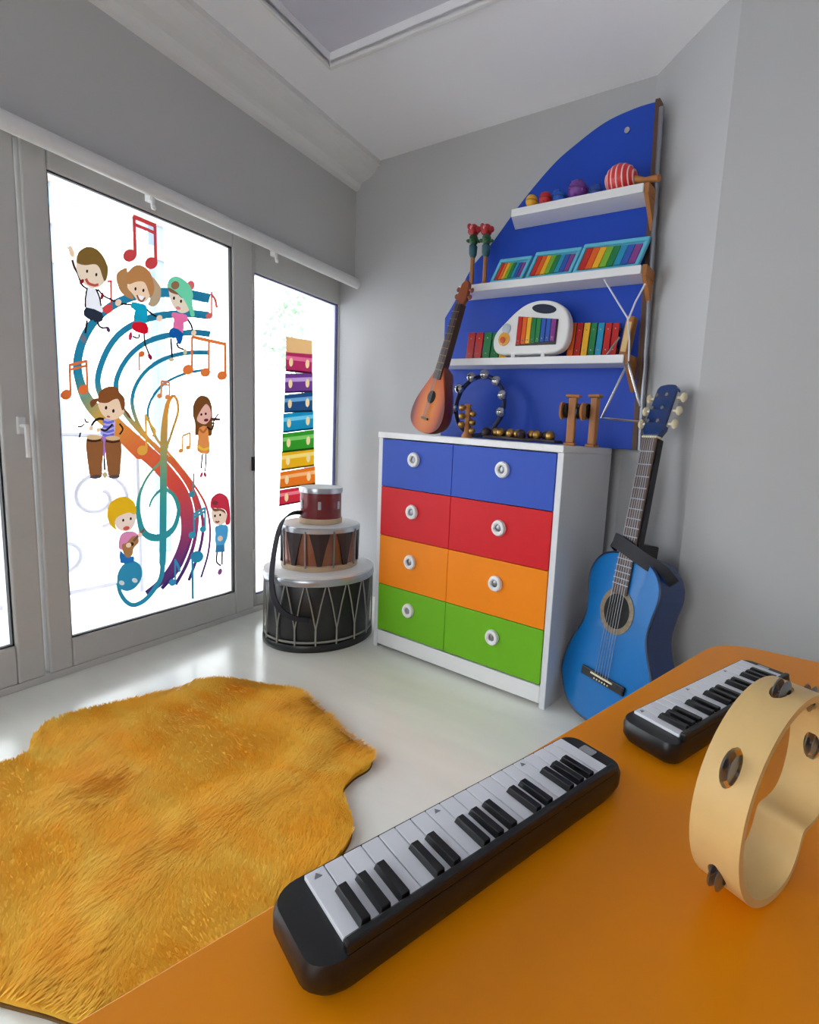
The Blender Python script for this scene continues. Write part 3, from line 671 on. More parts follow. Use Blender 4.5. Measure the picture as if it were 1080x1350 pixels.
for k in range(9):
    a0 = 2*pi*k/9; m = MB(); vv = []; 
    for z, hwid in ((h2-.034, .26), (h2*.55, .16), (.03, .06)):
        for da in (-hwid, 0, hwid): vv.append(((RM*.995+.003)*cos(a0+da), (RM*.995+.003)*sin(a0+da), z))
    for z, hwid in ((h2-.034, .26), (h2*.55, .16), (.03, .06)):
        for da in (-hwid, 0, hwid): vv.append(((RM*.955)*cos(a0+da), (RM*.955)*sin(a0+da), z))
    m.add(vv, [(0, 3, 4, 1), (1, 4, 5, 2), (3, 6, 7, 4), (4, 7, 8, 5), (0, 1, 10, 9), (1, 2, 11, 10), (0, 9, 12, 3), (3, 12, 15, 6), (2, 5, 14, 11), (5, 8, 17, 14), (6, 15, 16, 7), (7, 16, 17, 8)]); m.build('leather_flap', leather_m, d2)
    m = MB(); m.tube([((RM*1.035)*cos(a0+.35), (RM*1.035)*sin(a0+.35), h2-.02), ((RM*1.01)*cos(a0+.35), (RM*1.01)*sin(a0+.35), .02)], .005, 6); m.build('tension_rod', steel_m, d2, smooth=True)
d3 = thing('snare_drum', 'small dark red drum on top of the drum stack', 'drum', T(*(DC+np.array([.0, .0, ZM+.002]))))
h3 = ZT-ZM
m = MB(); m.lathe([(RS*.95, .015), (RS*.97, .02), (RS*.97, h3-.02), (RS*.95, h3-.01)], 40); m.build('shell', redshell_m, d3, smooth=True)
for z0, mm in ((0, hoopw_m), (h3-.032, hoopm_m)):
    m = MB(); m.lathe([(RS*.95, z0+.002), (RS*1.02, z0), (RS*1.03, z0+.022), (RS*1.01, z0+.028), (RS*.95, z0+.026)], 40, closed=True); m.build('hoop', mm, d3, smooth=True)
m = MB(); m.lathe([(RS*.99, h3-.012), (RS*.985, h3-.005), (.03, h3-.003)], 40); m.build('drum_head', skin_m, d3, smooth=True)
for k in range(6):
    a = 2*pi*k/6+.3; m = MB(); m.box((RS*.96, -.008, h3*.4), (RS*1.01, .008, h3*.62), RZ(a)); m.build('lug', hoopm_m, d3, bevel=.003)

# ------------------------------------------------------------------ blue guitar
GB = onz(783, 966, .0); GB[2] = .0
sw = (PC-BW1)/np.linalg.norm(PC-BW1); swn = np.array([sw[1], -sw[0], 0]); swn = swn if swn@(EYEP-PC) > 0 else -swn
GH = onplane(873, 512, BW1+swn*.12, swn)
gz = GH-GB; GL = np.linalg.norm(gz); gz = gz/GL
tocam = EYEP-GB; tocam[2] = 0; tocam /= np.linalg.norm(tocam)
ga = -.80; fn = np.array([tocam[0]*cos(ga)-tocam[1]*sin(ga), tocam[0]*sin(ga)+tocam[1]*cos(ga), 0.0])
fn = fn-gz*(fn@gz); fn /= np.linalg.norm(fn); gx = np.cross(-fn, gz)
GM = Matrix(((gx[0], -fn[0], gz[0], GB[0]), (gx[1], -fn[1], gz[1], GB[1]), (gx[2], -fn[2], gz[2], GB[2]), (0, 0, 0, 1)))
gt_ = thing('acoustic_guitar', 'blue acoustic guitar leaning in the corner beside the cabinet', 'guitar', GM@T(0, 0, .03))
k_ = GL/1.0; LB = .50*k_
hw = [(0, .0), (.004, .08), (.03, .14), (.09, .178), (.14, .18), (.2, .162), (.26, .132), (.30, .122), (.35, .128), (.40, .138), (.44, .132), (.475, .105), (.495, .06), (.5, .0)]
half = catmull([(w_*k_, z*k_) for z, w_ in hw], 4); gp = [tuple(p) for p in half]+[(-p[0], p[1]) for p in half[1:-1]][::-1]
GD = .105*k_
m = MB(); n = len(gp); m.prism(gp, .0, GD, axis='y'); m.build('body', gside_m, gt_, bevel=.006)
m = MB(); m.prism(gp, -.006, -.0005, axis='y'); m.build('top_plate', gblue_m, gt_, bevel=.002)
m = MB(); m.tube([(p[0]*1.002, -.004, .002+p[1]*.999) for p in gp], .005, 6, closed=True); m.build('binding', mat('dark_binding', (26, 44, 78), .35), gt_, smooth=True)
zh = .335*k_
m = MB(); m.lathe([(.050*k_, 0), (.050*k_, .002)], 32, T(0, -.0065, zh)@RX(pi/2)); m.build('sound_hole', mat('hole_black', (10, 8, 8), .8), gt_)
m = MB(); m.lathe([(.050*k_, 0), (.050*k_, .003), (.066*k_, .003), (.066*k_, 0)], 32, T(0, -.0062, zh)@RX(pi/2), closed=True); m.build('rosette', mat('rosette', (120, 104, 78), .4, var=.3, scale=80), gt_, smooth=True)
zb = .135*k_
m = MB(); m.box((-.088*k_, -.018, zb-.013*k_), (.088*k_, -.006, zb+.013*k_)); br = m.build('bridge', gblack_m, gt_, bevel=.004)
m = MB(); m.box((-.045*k_, -.0225, zb+.003*k_), (.045*k_, -.0182, zb+.008*k_)); m.build('saddle', cream_m, br)
for q in range(6):
    m = MB(); m.ball(((q-2.5)*.011*k_, -.0185, zb-.006*k_), .004, 8, 6); m.build('bridge_pin', cream_m, br, smooth=True)
zn = .835*k_
def taper(x0, x1, y0, y1, z0, z1, ):
    return [(-x0, y0, z0), (x0, y0, z0), (x0, y1, z0), (-x0, y1, z0), (-x1, y0, z1), (x1, y0, z1), (x1, y1, z1), (-x1, y1, z1)]
FB = [(3, 2, 1, 0), (4, 5, 6, 7), (0, 1, 5, 4), (1, 2, 6, 5), (2, 3, 7, 6), (3, 0, 4, 7)]
m = MB(); m.add(taper(.03*k_, .026*k_, -.004, .032, LB-.005, zn), FB); m.add(taper(.03*k_, .028*k_, .0, GD*.85, LB-.01, LB+.05), FB); nk = m.build('neck', gblack_m, gt_, bevel=.006)
m = MB(); m.add(taper(.03*k_, .026*k_, -.016, -.0065, .385*k_, zn), FB); fbd = m.build('fretboard', mat('fretboard', (84, 62, 50), .45, var=.2, scale=20), gt_, bevel=.002)
z = zn; sl = zn-zb
for q in range(1, 17):
    z = zn-sl*(1-2**(-q/12)); hwid = .0265*k_+(.03-.026)*k_*(zn-z)/(zn-.385*k_)
    if z > .39*k_:
        m = MB(); m.box((-hwid, -.0185, z-.002), (hwid, -.0162, z+.002)); m.build('fret', steel_m, fbd)
m = MB(); m.box((-.027*k_, -.02, zn), (.027*k_, .01, zn+.007)); m.build('nut', cream_m, gt_)
HM = T(0, 0, zn+.007)@RX(-.2)
m = MB(); hp = [(-.027, 0), (.027, 0), (.038, .02), (.036, .145), (.028, .155), (.015, .157), (0, .158), (-.015, .157), (-.028, .155), (-.036, .145), (-.038, .02)]
m.prism([(x*k_, z*k_) for x, z in hp], -.014, .016, axis='y', M=HM); hd = m.build('headstock', gside_m, gt_, bevel=.004)
for sgn in (-1, 1):
    m = MB(); m.box((sgn*.039*k_-.003, -.006, .03*k_), (sgn*.039*k_+.003, .012, .135*k_), HM); m.build('tuner_plate', chrome_m, hd)
    for z in (.04, .08, .12):
        m = MB(); m.tube([(sgn*.04*k_, .003, z*k_), (sgn*.055*k_, .003, z*k_)], .005, 8, M=HM); m.ball((sgn*.062*k_, .003, z*k_), (.008*k_, .012*k_, .014*k_), 10, 8, M=HM); m.build('tuning_peg', cream_m, hd, smooth=True)
        m = MB(); m.tube([(sgn*.018*k_, -.014, z*k_), (sgn*.018*k_, -.03, z*k_)], .008, 10, M=HM); m.build('string_post', chrome_m, hd, smooth=True)
for q in range(6):
    xb = (q-2.5)*.0105*k_; xn = (q-2.5)*.0078*k_; m = MB(); m.tube([(xb, -.021, zb+.005), (xn, -.0215, zn+.004)], .0011, 5); m.build('string', steel_m, gt_)
# black strap looped round the neck heel
m = MB(); ps = catmull([(-.055*k_, .02, LB+.02), (-.05*k_, -.028, LB+.045), (0, -.034, LB+.03), (.06*k_, -.02, LB+.0), (.115*k_, .02, LB-.035), (.135*k_, .06, LB-.075)], 6)
m.ribbon(ps, (.25, 0, 1), .042*k_, .006); m.build('strap', strap_m, gt_)

# ------------------------------------------------------------------ fur rug
rp = [(-40, 1012), (0, 1004), (34, 988), (43, 965), (72, 945), (150, 924), (238, 901), (262, 893), (326, 893), (372, 902), (402, 912), (430, 934), (446, 952), (470, 970), (490, 988), (488, 1003), (468, 1016), (453, 1032), (452, 1046), (463, 1070), (464, 1092), (450, 1116), (428, 1138), (400, 1156), (372, 1176), (352, 1205), (320, 1255), (240, 1315), (170, 1345), (104, 1338), (60, 1324), (0, 1308), (-60, 1290), (-150, 1240), (-190, 1150), (-120, 1060)]
RH = .035
P = [onz(a, b, RH)[:2] for a, b in rp]; P = [tuple(p) for p in catmull(P, 4, True)]
cen = np.mean(np.array(P), axis=0)
rug = thing('fur_rug', 'yellow wavy-edged fur rug lying on the pale floor', 'rug', T(cen[0], cen[1], 0))
Q = [(p[0]-cen[0], p[1]-cen[1]) for p in P]
m = MB(); m.prism(Q, .001, .008); m.build('backing', mat('rug_backing', (120, 84, 30), .9), rug)
Qa = np.array(Q)
def inside(x, y):
    c = False; n = len(Q); j = n-1
    for i in range(n):
        if (Q[i][1] > y) != (Q[j][1] > y) and x < (Q[j][0]-Q[i][0])*(y-Q[i][1])/(Q[j][1]-Q[i][1])+Q[i][0]: c = not c
        j = i
    return c
import mathutils.noise as mn
def hgt(x, y):
    return RH-.009+.006*mn.noise(Vector((x*5, y*5, 0)))+.004*mn.noise(Vector((x*16, y*16, 3)))
# solid pile: concentric rings from the outline to the middle
m = MB(); KR = 22; N = len(Q); vv = []
for k in range(KR+1):
    t_ = k/KR; s_ = 1-t_*.97
    for (x, y) in Q:
        X, Y = x*s_, y*s_; e = min(1, t_*9)
        vv.append((X, Y, .006+(hgt(X, Y)-.006)*sqrt(max(0, 1-(1-e)**2))))
ff = []
for k in range(KR):
    for i in range(N):
        j = (i+1) % N; ff.append((k*N+i, k*N+j, (k+1)*N+j, (k+1)*N+i))
ff.append(tuple(KR*N+i for i in range(N))); m.add(vv, ff); m.build('pile_base', fur_m, rug, smooth=True)
rnd = np.random.default_rng(3); lo = Qa.min(0); hi = Qa.max(0)
NB = 90000
from mathutils.geometry import tessellate_polygon
tris = tessellate_polygon([[Vector((x, y, 0)) for x, y in Q]])
ta = np.array([[Q[i] for i in t_] for t_ in tris]); ar = np.abs((ta[:, 1, 0]-ta[:, 0, 0])*(ta[:, 2, 1]-ta[:, 0, 1])-(ta[:, 2, 0]-ta[:, 0, 0])*(ta[:, 1, 1]-ta[:, 0, 1]))
ti = rnd.choice(len(ta), NB, p=ar/ar.sum()); r1 = np.sqrt(rnd.random(NB)); r2 = rnd.random(NB)
pp_ = ta[ti, 0]*(1-r1)[:, None]+ta[ti, 1]*(r1*(1-r2))[:, None]+ta[ti, 2]*(r1*r2)[:, None]
verts = np.empty((NB*3, 3)); 
ang = np.array([mn.noise(Vector((x*3.2, y*3.2, 7)))*3.2+2.2 for x, y in pp_])+rnd.normal(0, .35, NB)
hz_ = np.array([hgt(x, y) for x, y in pp_])
ln = rnd.uniform(.016, .03, NB); dx = np.cos(ang); dy = np.sin(ang); wd = .0028
edge = np.zeros(NB)
verts[0::3] = np.c_[pp_[:, 0]-dy*wd, pp_[:, 1]+dx*wd, hz_-.006]; verts[1::3] = np.c_[pp_[:, 0]+dy*wd, pp_[:, 1]-dx*wd, hz_-.006]
verts[2::3] = np.c_[pp_[:, 0]+dx*ln*.85, pp_[:, 1]+dy*ln*.85, hz_+ln*.28]
me = bpy.data.meshes.new('fur_pile'); me.from_pydata((verts*U).tolist(), [], [(3*i, 3*i+1, 3*i+2) for i in range(NB)]); me.materials.append(fur_m); me.update()
o = bpy.data.objects.new('fur_pile', me); COL.objects.link(o); o.parent = rug; o['kind'] = 'stuff'

# ------------------------------------------------------------------ orange table
TZ = .6435
e0 = onz(110, 1342, TZ)[:2]; e1 = onz(890, 880, TZ)[:2]; ed = (e1-e0)/np.linalg.norm(e1-e0)
far = onz(1080, 873, TZ)[:2]; fd = np.array([1.0, .06]); fd /= np.linalg.norm(fd)
A_ = np.array([ed, -fd]).T; sol = np.linalg.solve(A_, far-e0); corner = e0+ed*sol[0]
near = e0-ed*.55; RC = .10
p0 = corner-ed*RC; p1 = corner+fd*RC
arc = [tuple((1-t)**2*p0+2*t*(1-t)*corner+t*t*p1) for t in [k/10 for k in range(11)]]
right_far = corner+fd*1.05; right_near = near+np.array([1.15, -.05])
tp_ = arc+[tuple(right_far), tuple(right_near), tuple(near)]
tcx = np.mean(np.array([corner, right_far, right_near, near]), axis=0)
tb_ = thing('low_table', 'low orange table with a rounded corner in the foreground', 'table', T(tcx[0], tcx[1], 0))
loc_ = [(p[0]-tcx[0], p[1]-tcx[1]) for p in tp_]
m = MB(); m.prism(loc_, TZ-.004, TZ); m.build('table_top', table_m, tb_, bevel=.0015)
m = MB(); m.prism(loc_, TZ-.03, TZ-.0042); m.build('edge_band', edge_m, tb_)
for q in ((.30, .34), (.28, -.72), (-.15, -.78), (-.02, .3)):
    pass
for c, s1_, s2_ in ((corner, 1, -1), (right_far, -1, -1), (right_near, -1, 1), (near, 1, 1)):
    P_ = c+fd*.12*s1_+ed*.12*s2_-tcx; m = MB(); m.lathe([(.022, 0), (.03, .01), (.028, TZ-.031)], 16, T(P_[0], P_[1], 0)); m.build('leg', steel_m, tb_, smooth=True)
m = MB(); m.prism([(x*.8, y*.82) for x, y in loc_], TZ-.09, TZ-.0305); m.build('apron', edge_m, tb_)

# ------------------------------------------------------------------ melodicas
def melodica(x, y, a, label, z=TZ):
    Lk, Wk = .395, .092
    t = thing('melodica', label, 'melodica', T(x, y, z)@RZ(a), 'melodicas on the orange table')
    x0, x1, y0, y1 = -.034, Lk+.030, -Wk-.014, .008
    def rr(x0, x1, y0, y1, r, n=6):
        out = []
        for cx, cy, a0 in ((x1-r, y1-r, 0), (x0+r, y1-r, pi/2), (x0+r, y0+r, pi), (x1-r, y0+r, 1.5*pi)):
            for k in range(n+1): b = a0+pi/2*k/n; out.append((cx+r*cos(b), cy+r*sin(b)))
        return out
    o_ = rr(x0, x1, y0, y1, .026)
    cx, cy = (x0+x1)/2, (y0+y1)/2
    levels = [(.0, .93, .86), (.006, .965, .91), (.018, 1.0, .99), (.034, 1.0, 1.0), (.042, .985, .975)]
    n = len(o_); vv = []
    for zz, kx, ky in levels: vv += [(cx+(p[0]-cx)*kx, cy+(p[1]-cy)*ky, zz) for p in o_]
    ff = [tuple(range(n))[::-1], tuple((len(levels)-1)*n+k for k in range(n))]
    for i in range(len(levels)-1):
        for k in range(n): k2 = (k+1) % n; ff.append((i*n+k, i*n+k2, (i+1)*n+k2, (i+1)*n+k))
    m = MB(); m.add(vv, ff); m.build('case', black_m, t, smooth=True)
    kw = Lk/19
    m = MB(); m.box((.0006, -Wk, .0422), (kw-.0006, -.0, .0475)); k0 = m.build('white_key', keyw_m, t, bevel=.0008)
    for i in range(1, 19): dup(k0, t, (i*kw, 0, 0))
    # black keys: the notes run F to C, groups of three and two
    pos = []; pat = [1, 1, 1, 0, 1, 1, 0]
    for i in range(18):
        if pat[i % 7]: pos.append(i+1)
    m = MB(); b = .0055
    m.add([(-b, -Wk-.002, .0478), (b, -Wk-.002, .0478), (b, -.038, .0478), (-b, -.038, .0478), (-b*.8, -Wk-.002, .0575), (b*.8, -Wk-.002, .0575), (b*.8, -.042, .0565), (-b*.8, -.042, .0565)], FB)
    bk = m.build('black_key', keyb_m, t, bevel=.0008, loc=(pos[0]*kw, 0, 0))
    for p in pos[1:]: dup(bk, t, (p*kw, 0, 0))
    m = MB(); m.box((-.003, -Wk-.0135, .0422), (Lk+.003, -Wk-.0025, .055)); m.build('key_cover', black_m, t, bevel=.003)
    for xx in (kw*.5, kw*7.5, kw*14.5):
        m = MB(); m.prism([(xx-.004, -.012), (xx+.004, -.012), (xx, -.005)], .0475, .048); m.build('key_mark', mat('key_mark_grey', (120, 124, 134), .5), t)
    m = MB(); m.tube([(x1-.004, cy, .022), (x1+.012, cy, .022)], .009, 12); m.build('mouthpiece_socket', black_m, t, smooth=True)
    m = MB(); m.prism(rr(Lk+.006, Lk+.022, -.055, -.03, .003), .042, .0424); m.build('badge', mat('silver_print', (170, 174, 180), .4), t)
melodica(-.4115, .3155, 1.2898, 'black melodica lying along the table edge beside the rug')
melodica(-.2333, .8465, 1.2277, 'black melodica lying behind the wooden tambourine near the rounded corner')

# ------------------------------------------------------------------ tambourine standing on the table
TP = onz(975, 1183, TZ); 
ta_ = 1.20     # heading of the ring plane
tm = thing('tambourine', 'pale wooden tambourine with wavy grip standing upright on the table', 'tambourine', T(-.004, .64, TZ)@RZ(ta_))
RR, TW = .122, .058
pr = []
for k in range(72):
    a = -pi/2+2*pi*k/72; r = RR
    pr.append([a, r])
def ring_pt(a, off=0):
    # closed outline in ring plane: circle with a double-curved hand grip at the lower far side
    r = RR
    d_ = ((a-(-.95)+pi) % (2*pi))-pi
    r -= .036*math.exp(-(d_/.30)**2)
    return ((r-off)*cos(a), (r-off)*sin(a))
NP = 192; outp = [ring_pt(2*pi*k/NP) for k in range(NP)]; inp = [ring_pt(2*pi*k/NP, .0085) for k in range(NP)]
zmin = min(p[1] for p in outp)
m = MB(); vv = [];
for (x, z) in outp: vv += [(x, -TW/2, z-zmin), (x, TW/2, z-zmin)]
for (x, z) in inp: vv += [(x, -TW/2, z-zmin), (x, TW/2, z-zmin)]
B_ = 2*NP; ff = []
slots = [3.72, 2.60, 1.62, .85, .1]
def slot_of(k):
    a = 2*pi*(k+.5)/NP
    for s_ in slots:
        if abs(((a-s_+pi) % (2*pi))-pi) < .17: return True
    return False
m2 = MB()
vv = []
def slot_half(k):
    a = 2*pi*k/NP; d_ = min(abs(((a-s_+pi) % (2*pi))-pi) for s_ in slots)
    return .0105*sqrt(max(.02, 1-(d_/.18)**2)) if d_ < .2 else .004
for P_ in (outp, inp):
    for k_i, (x, z) in enumerate(P_):
        hh_ = slot_half(k_i)
        for y in (-TW/2, -hh_, hh_, TW/2): vv.append((x, y, z-zmin))
O2 = 4*NP; ff = []
for k in range(NP):
    j = (k+1) % NP
    for q in range(3):
        if q == 1 and slot_of(k):
            ff.append((4*k+1, 4*j+1, O2+4*j+1, O2+4*k+1)); ff.append((4*j+2, 4*k+2, O2+4*k+2, O2+4*j+2))
            if not slot_of(k-1): ff.append((4*k+2, 4*k+1, O2+4*k+1, O2+4*k+2))
            if not slot_of((k+1) % NP): ff.append((4*j+1, 4*j+2, O2+4*j+2, O2+4*j+1))
            continue
        ff.append((4*k+q, 4*j+q, 4*j+q+1, 4*k+q+1)); ff.append((O2+4*j+q, O2+4*k+q, O2+4*k+q+1, O2+4*j+q+1))
    ff.append((4*j, 4*k, O2+4*k, O2+4*j)); ff.append((4*k+3, 4*j+3, O2+4*j+3, O2+4*k+3))
m2.add(vv, ff); m2.build('frame', palewood_m, tm, smooth=True)
for s_ in slots:
    x, z = ring_pt(s_, .004); z -= zmin
    M = T(x, 0, z)@RY(-s_)       # local x = radial, z = tangent
    m = MB(); m.tube([(0, -.028, 0), (0, .028, 0)], .0015, 6, M=M); jp = m.build('jingle_pin', steel_m, tm, smooth=True)
    for dy, fl_ in ((-.0035, 0), (.0035, pi)):
        m = MB(); m.lathe([(.002, .0), (.007, .003), (.0155, .0), (.0165, .0011), (.007, .0044), (.002, .0014)], 20, M@T(0, dy, 0)@RX(pi/2+fl_)); m.build('jingle', steel_m, jp, smooth=True)

# ------------------------------------------------------------------ stickers on the big pane
HOM = homography([(50, 215), (295, 338), (303, 782), (90, 828)], [(-GS1, GZ1), (-GS0, GZ1), (-GS0, GZ0), (-GS1, GZ0)])
PY0 = -.023                                   # inner face of the pane in the wall frame
Z1 = (60, 280, .1481); Z2 = (140, 340, .1481); Z3 = (70, 460, .1481); Z4 = (120, 640, .1759); Z5 = (200, 460, .163); Z0 = (0, 0, 1.)
PRINTS = []                                   # flat print shapes in drawing order, cut to one layer at the end
class Sticker:
    def __init__(s, name, label, cat, at, zz=Z0, group=None, hom=None, y=PY0, order=0):
        s.z = zz; s.h = hom or HOM; s.y = y; s.order = order
        s.o = s.p(*at); s.t = thing(name, label, cat, WM@T(s.o[0], y, s.o[1]), group)
    def p(s, x, y): return s.h(s.z[0]+x*s.z[2], s.z[1]+y*s.z[2])
    def part(s, name, shapes, layer, parent=None):
        P = dict(name=name, st=s, key=s.order*100+layer, parent=parent, shapes=[([s.p(*q) for q in pts], c) for pts, c in shapes], quads=[])
        PRINTS.append(P); return P
    def poly(s, name, pts, col, layer=1, smooth=4, parent=None):
        pts = [tuple(p) for p in catmull(pts, smooth, True)] if smooth else pts
        return s.part(name, [(pts, lin(col))], layer, parent)
    def ell(s, name, c, rx, ry, col, layer=1, rot=0, parent=None):
        g_ = .35/s.z[2] if min(rx, ry)*s.z[2] < 9 else 0; rx += g_; ry += g_
        pts = [(c[0]+rx*cos(a)*cos(rot)-ry*sin(a)*sin(rot), c[1]+rx*cos(a)*sin(rot)+ry*sin(a)*cos(rot)) for a in [2*pi*k/24 for k in range(24)]]
        return s.poly(name, pts, col, layer, 0, parent)
    def line(s, name, pts, w, col, layer=1, smooth=6, parent=None):
        if s.z[2] < 1 and not callable(w) and w < 13: w = w*1.3
        P = [np.array(p, float) for p in (catmull(pts, smooth) if len(pts) > 2 else [np.array(pts[0])+(np.array(pts[1])-np.array(pts[0]))*k/4 for k in range(5)])]; n = len(P)
        wf = w if callable(w) else (lambda t: w); cf = col if callable(col) else (lambda x, y, t: col)
        L_, R2_ = [], []
        for k in range(n):
            a, b = P[max(k-1, 0)], P[min(k+1, n-1)]; d = (b-a)/max(1e-6, np.linalg.norm(b-a)); nn = np.array([-d[1], d[0]])*max(.35/s.z[2]*.5, wf(k/(n-1))/2+.5/s.z[2])
            L_.append(tuple(P[k]+nn)); R2_.append(tuple(P[k]-nn))
        shapes = []
        for k in range(n-1):
            m_ = (P[k]+P[k+1])/2; shapes.append(([L_[k], L_[k+1], R2_[k+1], R2_[k]], lin(cf(m_[0], m_[1], (k+.5)/(n-1)))))
        return s.part(name, shapes, layer, parent)
    def eyes(s, pts, par, r=(7, 13), layer=4):
        for c in pts: s.ell('eye', c, r[0], r[1], (40, 28, 24), layer, parent=par)
def cut_prints(dz=.0011):
    # one printed layer: every row of the print shows only the topmost ink
    for pane in set(id(P['st'].h) for P in PRINTS):
        todo = sorted([P for P in PRINTS if id(P['st'].h) == pane], key=lambda P: -P['key'])
        flat = []
        for P in todo:
            for pts, c in reversed(P['shapes']):
                zz_ = [q[1] for q in pts]; flat.append((min(zz_), max(zz_), pts, c, P))
        z0 = min(f[0] for f in flat); z1 = max(f[1] for f in flat)
        for r in range(int((z1-z0)/dz)+1):
            z = z0+(r+.5)*dz; cov = []
            for a, b, pts, c, P in flat:
                if not (a <= z < b): continue
                xs = []
                for i in range(len(pts)):
                    (xa, za), (xb, zb_) = pts[i-1], pts[i]
                    if (za > z) != (zb_ > z): xs.append(xa+(z-za)/(zb_-za)*(xb-xa))
                xs.sort()
                for i in range(0, len(xs)-1, 2):
                    segs = [(xs[i], xs[i+1])]
                    for (u, v) in cov:
                        nx = []
                        for (e, f_) in segs:
                            if v <= e or u >= f_: nx.append((e, f_)); continue
                            if u > e: nx.append((e, u))
                            if v < f_: nx.append((v, f_))
                        segs = nx
                    for (e, f_) in segs:
                        if f_-e > 1e-5: P['quads'].append((e, f_, z-dz/2, z+dz/2, c))
                    cov.append((xs[i], xs[i+1]))
    for P in PRINTS:
        if not P['quads']: continue
        st_ = P['st']; mb = MB()
        for x0, x1, za, zb_, c in P['quads']:
            mb.add([(x0-st_.o[0], -.0004, za-st_.o[1]), (x1-st_.o[0], -.0004, za-st_.o[1]), (x1-st_.o[0], -.0004, zb_-st_.o[1]), (x0-st_.o[0], -.0004, zb_-st_.o[1])], [(0, 1, 2, 3)], col=c)
        par = P['parent']['obj'] if P['parent'] and 'obj' in P['parent'] else st_.t
        P['obj'] = mb.build(P['name'], print_m, par)
INK = (46, 36, 34); SKIN = (246, 214, 182)

def ramp(stops):
    def f(x, y, t):
        for (a, ca), (b, cb_) in zip(stops, stops[1:]):
            if t <= b:
                k = (t-a)/max(1e-6, b-a); return tuple(ca[i]+(cb_[i]-ca[i])*max(0, min(1, k)) for i in range(3))
        return stops[-1][1]
    return f
TEAL = (42, 126, 160)
# five staff lines sweeping over the pane
st = Sticker('music_staff_sticker', 'sweeping five-line music staff sticker turning from teal to orange to purple', 'sticker', (200, 600))
cr_ = ramp([(0, TEAL), (.38, (42, 138, 170)), (.46, (150, 160, 120)), (.52, (232, 168, 70)), (.62, (228, 110, 66)), (.72, (222, 84, 70)), (.82, (176, 72, 104)), (.9, (110, 60, 120)), (1, (66, 50, 112))])
lines_ = [
 ([(269, 402), (240, 394), (205, 389), (170, 391), (140, 402), (118, 420), (103, 445), (97, 472), (100, 495), (110, 520), (126, 540), (150, 560), (175, 585), (200, 608), (219, 630), (234, 655), (241, 684), (239, 712), (226, 742), (208, 764), (190, 777)], lambda t: 11 if t < .4 else (11+14*(t-.4)/.25 if t < .62 else (17 if t < .7 else 17-11*(t-.7)/.3))),
 ([(268, 424), (240, 419), (205, 419), (180, 424), (155, 436), (138, 455), (127, 480), (124, 500), (130, 520), (146, 545), (170, 570), (196, 594), (220, 620), (238, 645), (247, 670), (249, 695), (243, 722), (230, 750), (210, 772)], lambda t: 9-5*t),
 ([(270, 448), (245, 444), (210, 446), (185, 453), (165, 468), (152, 488), (148, 508), (156, 535), (176, 562), (200, 588), (224, 613), (243, 640), (253, 665), (255, 688), (251, 718), (241, 745), (228, 768)], lambda t: 7-3.4*t),
 ([(270, 472), (240, 470), (215, 474), (195, 483), (180, 497), (171, 515), (170, 535), (180, 562), (200, 588), (226, 612), (246, 640), (258, 668), (263, 695), (259, 725), (245, 764)], lambda t: 5-2.2*t),
 ([(265, 494), (240, 496), (215, 505), (200, 518), (191, 535), (191, 552), (203, 580), (226, 608), (250, 640), (266, 668), (272, 698), (270, 730), (261, 761)], lambda t: 2.6-.9*t)]
for i, (pts, wf) in enumerate(lines_): st.line('staff_line', pts, wf, cr_, 0)
# treble clef
cl = Sticker('treble_clef_sticker', 'large treble clef sticker fading from orange to teal', 'sticker', (211, 650), order=1)
def clefc(x, y, t):
    return ramp([(0, (238, 156, 60)), (.22, (196, 160, 86)), (.36, (120, 165, 130)), (.52, (60, 158, 152)), (1, (52, 146, 178))])(0, 0, (y-523)/265)
cl.line('stem', [(223, 523), (216, 533), (212, 558), (211, 584), (211, 623), (211, 672), (211, 728), (210, 753), (204, 767), (190, 784), (175, 791), (164, 786), (156, 774), (153, 761)], lambda t: 3+5*min(1, t*5) if t < .5 else 7-3*t, clefc, 2)
cl.line('loop', [(223, 523), (228, 531), (229, 546), (223, 566), (215, 590), (208, 607), (198, 617), (187, 632), (180, 650), (178, 666), (180, 681), (185, 696), (194, 704), (206, 706), (219, 701), (227, 691), (231, 675), (229, 662), (223, 651), (213, 644), (203, 648), (196, 657), (193, 666)], lambda t: 2.5+6.5*max(0, 1-abs(t-.56)/.22) if t < .75 else 4.5-14*(t-.75)*.9, clefc, 3)
cl.ell('ball', (168, 753), 16, 20, (56, 146, 180), 2, rot=.35)
# notes
def note(label, col, heads, stems, beams=(), flag=None, w=2.2):
    s = Sticker('music_note_sticker', label, 'sticker', heads[0][:2], order=2)
    for (x, y, r) in heads: s.ell('note_head', (x, y), r, r*.92, col, 3)
    for a, b in stems: s.line('note_stem', [a, b], w, col, 3)
    for a, b, ww in beams: s.line('note_beam', [a, b], ww, col, 4)
    if flag: s.line('note_flag', flag, 2.2, col, 4)
note('big red pair of beamed notes near the top of the pane', (206, 72, 74), [(164.4, 337.8, 8.5), (192.5, 350, 8)], [((169.5, 288), (171.5, 337)), ((197, 302), (198.5, 350))], [((168, 287), (198, 302), 4), ((171, 298), (197, 311), 3)], w=3)
note('red single note between the waving boy and the ponytail girl', (222, 76, 76), [(136.3, 405, 6)], [((140, 369), (140.7, 404))], [((135.5, 369), (141, 369), 1.6)], w=1.8)
note('orange pair of beamed notes left of the staff lines', (232, 118, 62), [(82.6, 512, 7), (105.5, 507, 6.5)], [((86.6, 474), (88.4, 512)), ((108.8, 470), (110.6, 507))], [((85.5, 474), (110, 470), 3), ((86, 480), (110, 476), 2.4)])
note('small orange note with its head on top under the teal lines', (232, 118, 62), [(181, 466.7, 4)], [((178, 468), (178.5, 488))], w=1.3)
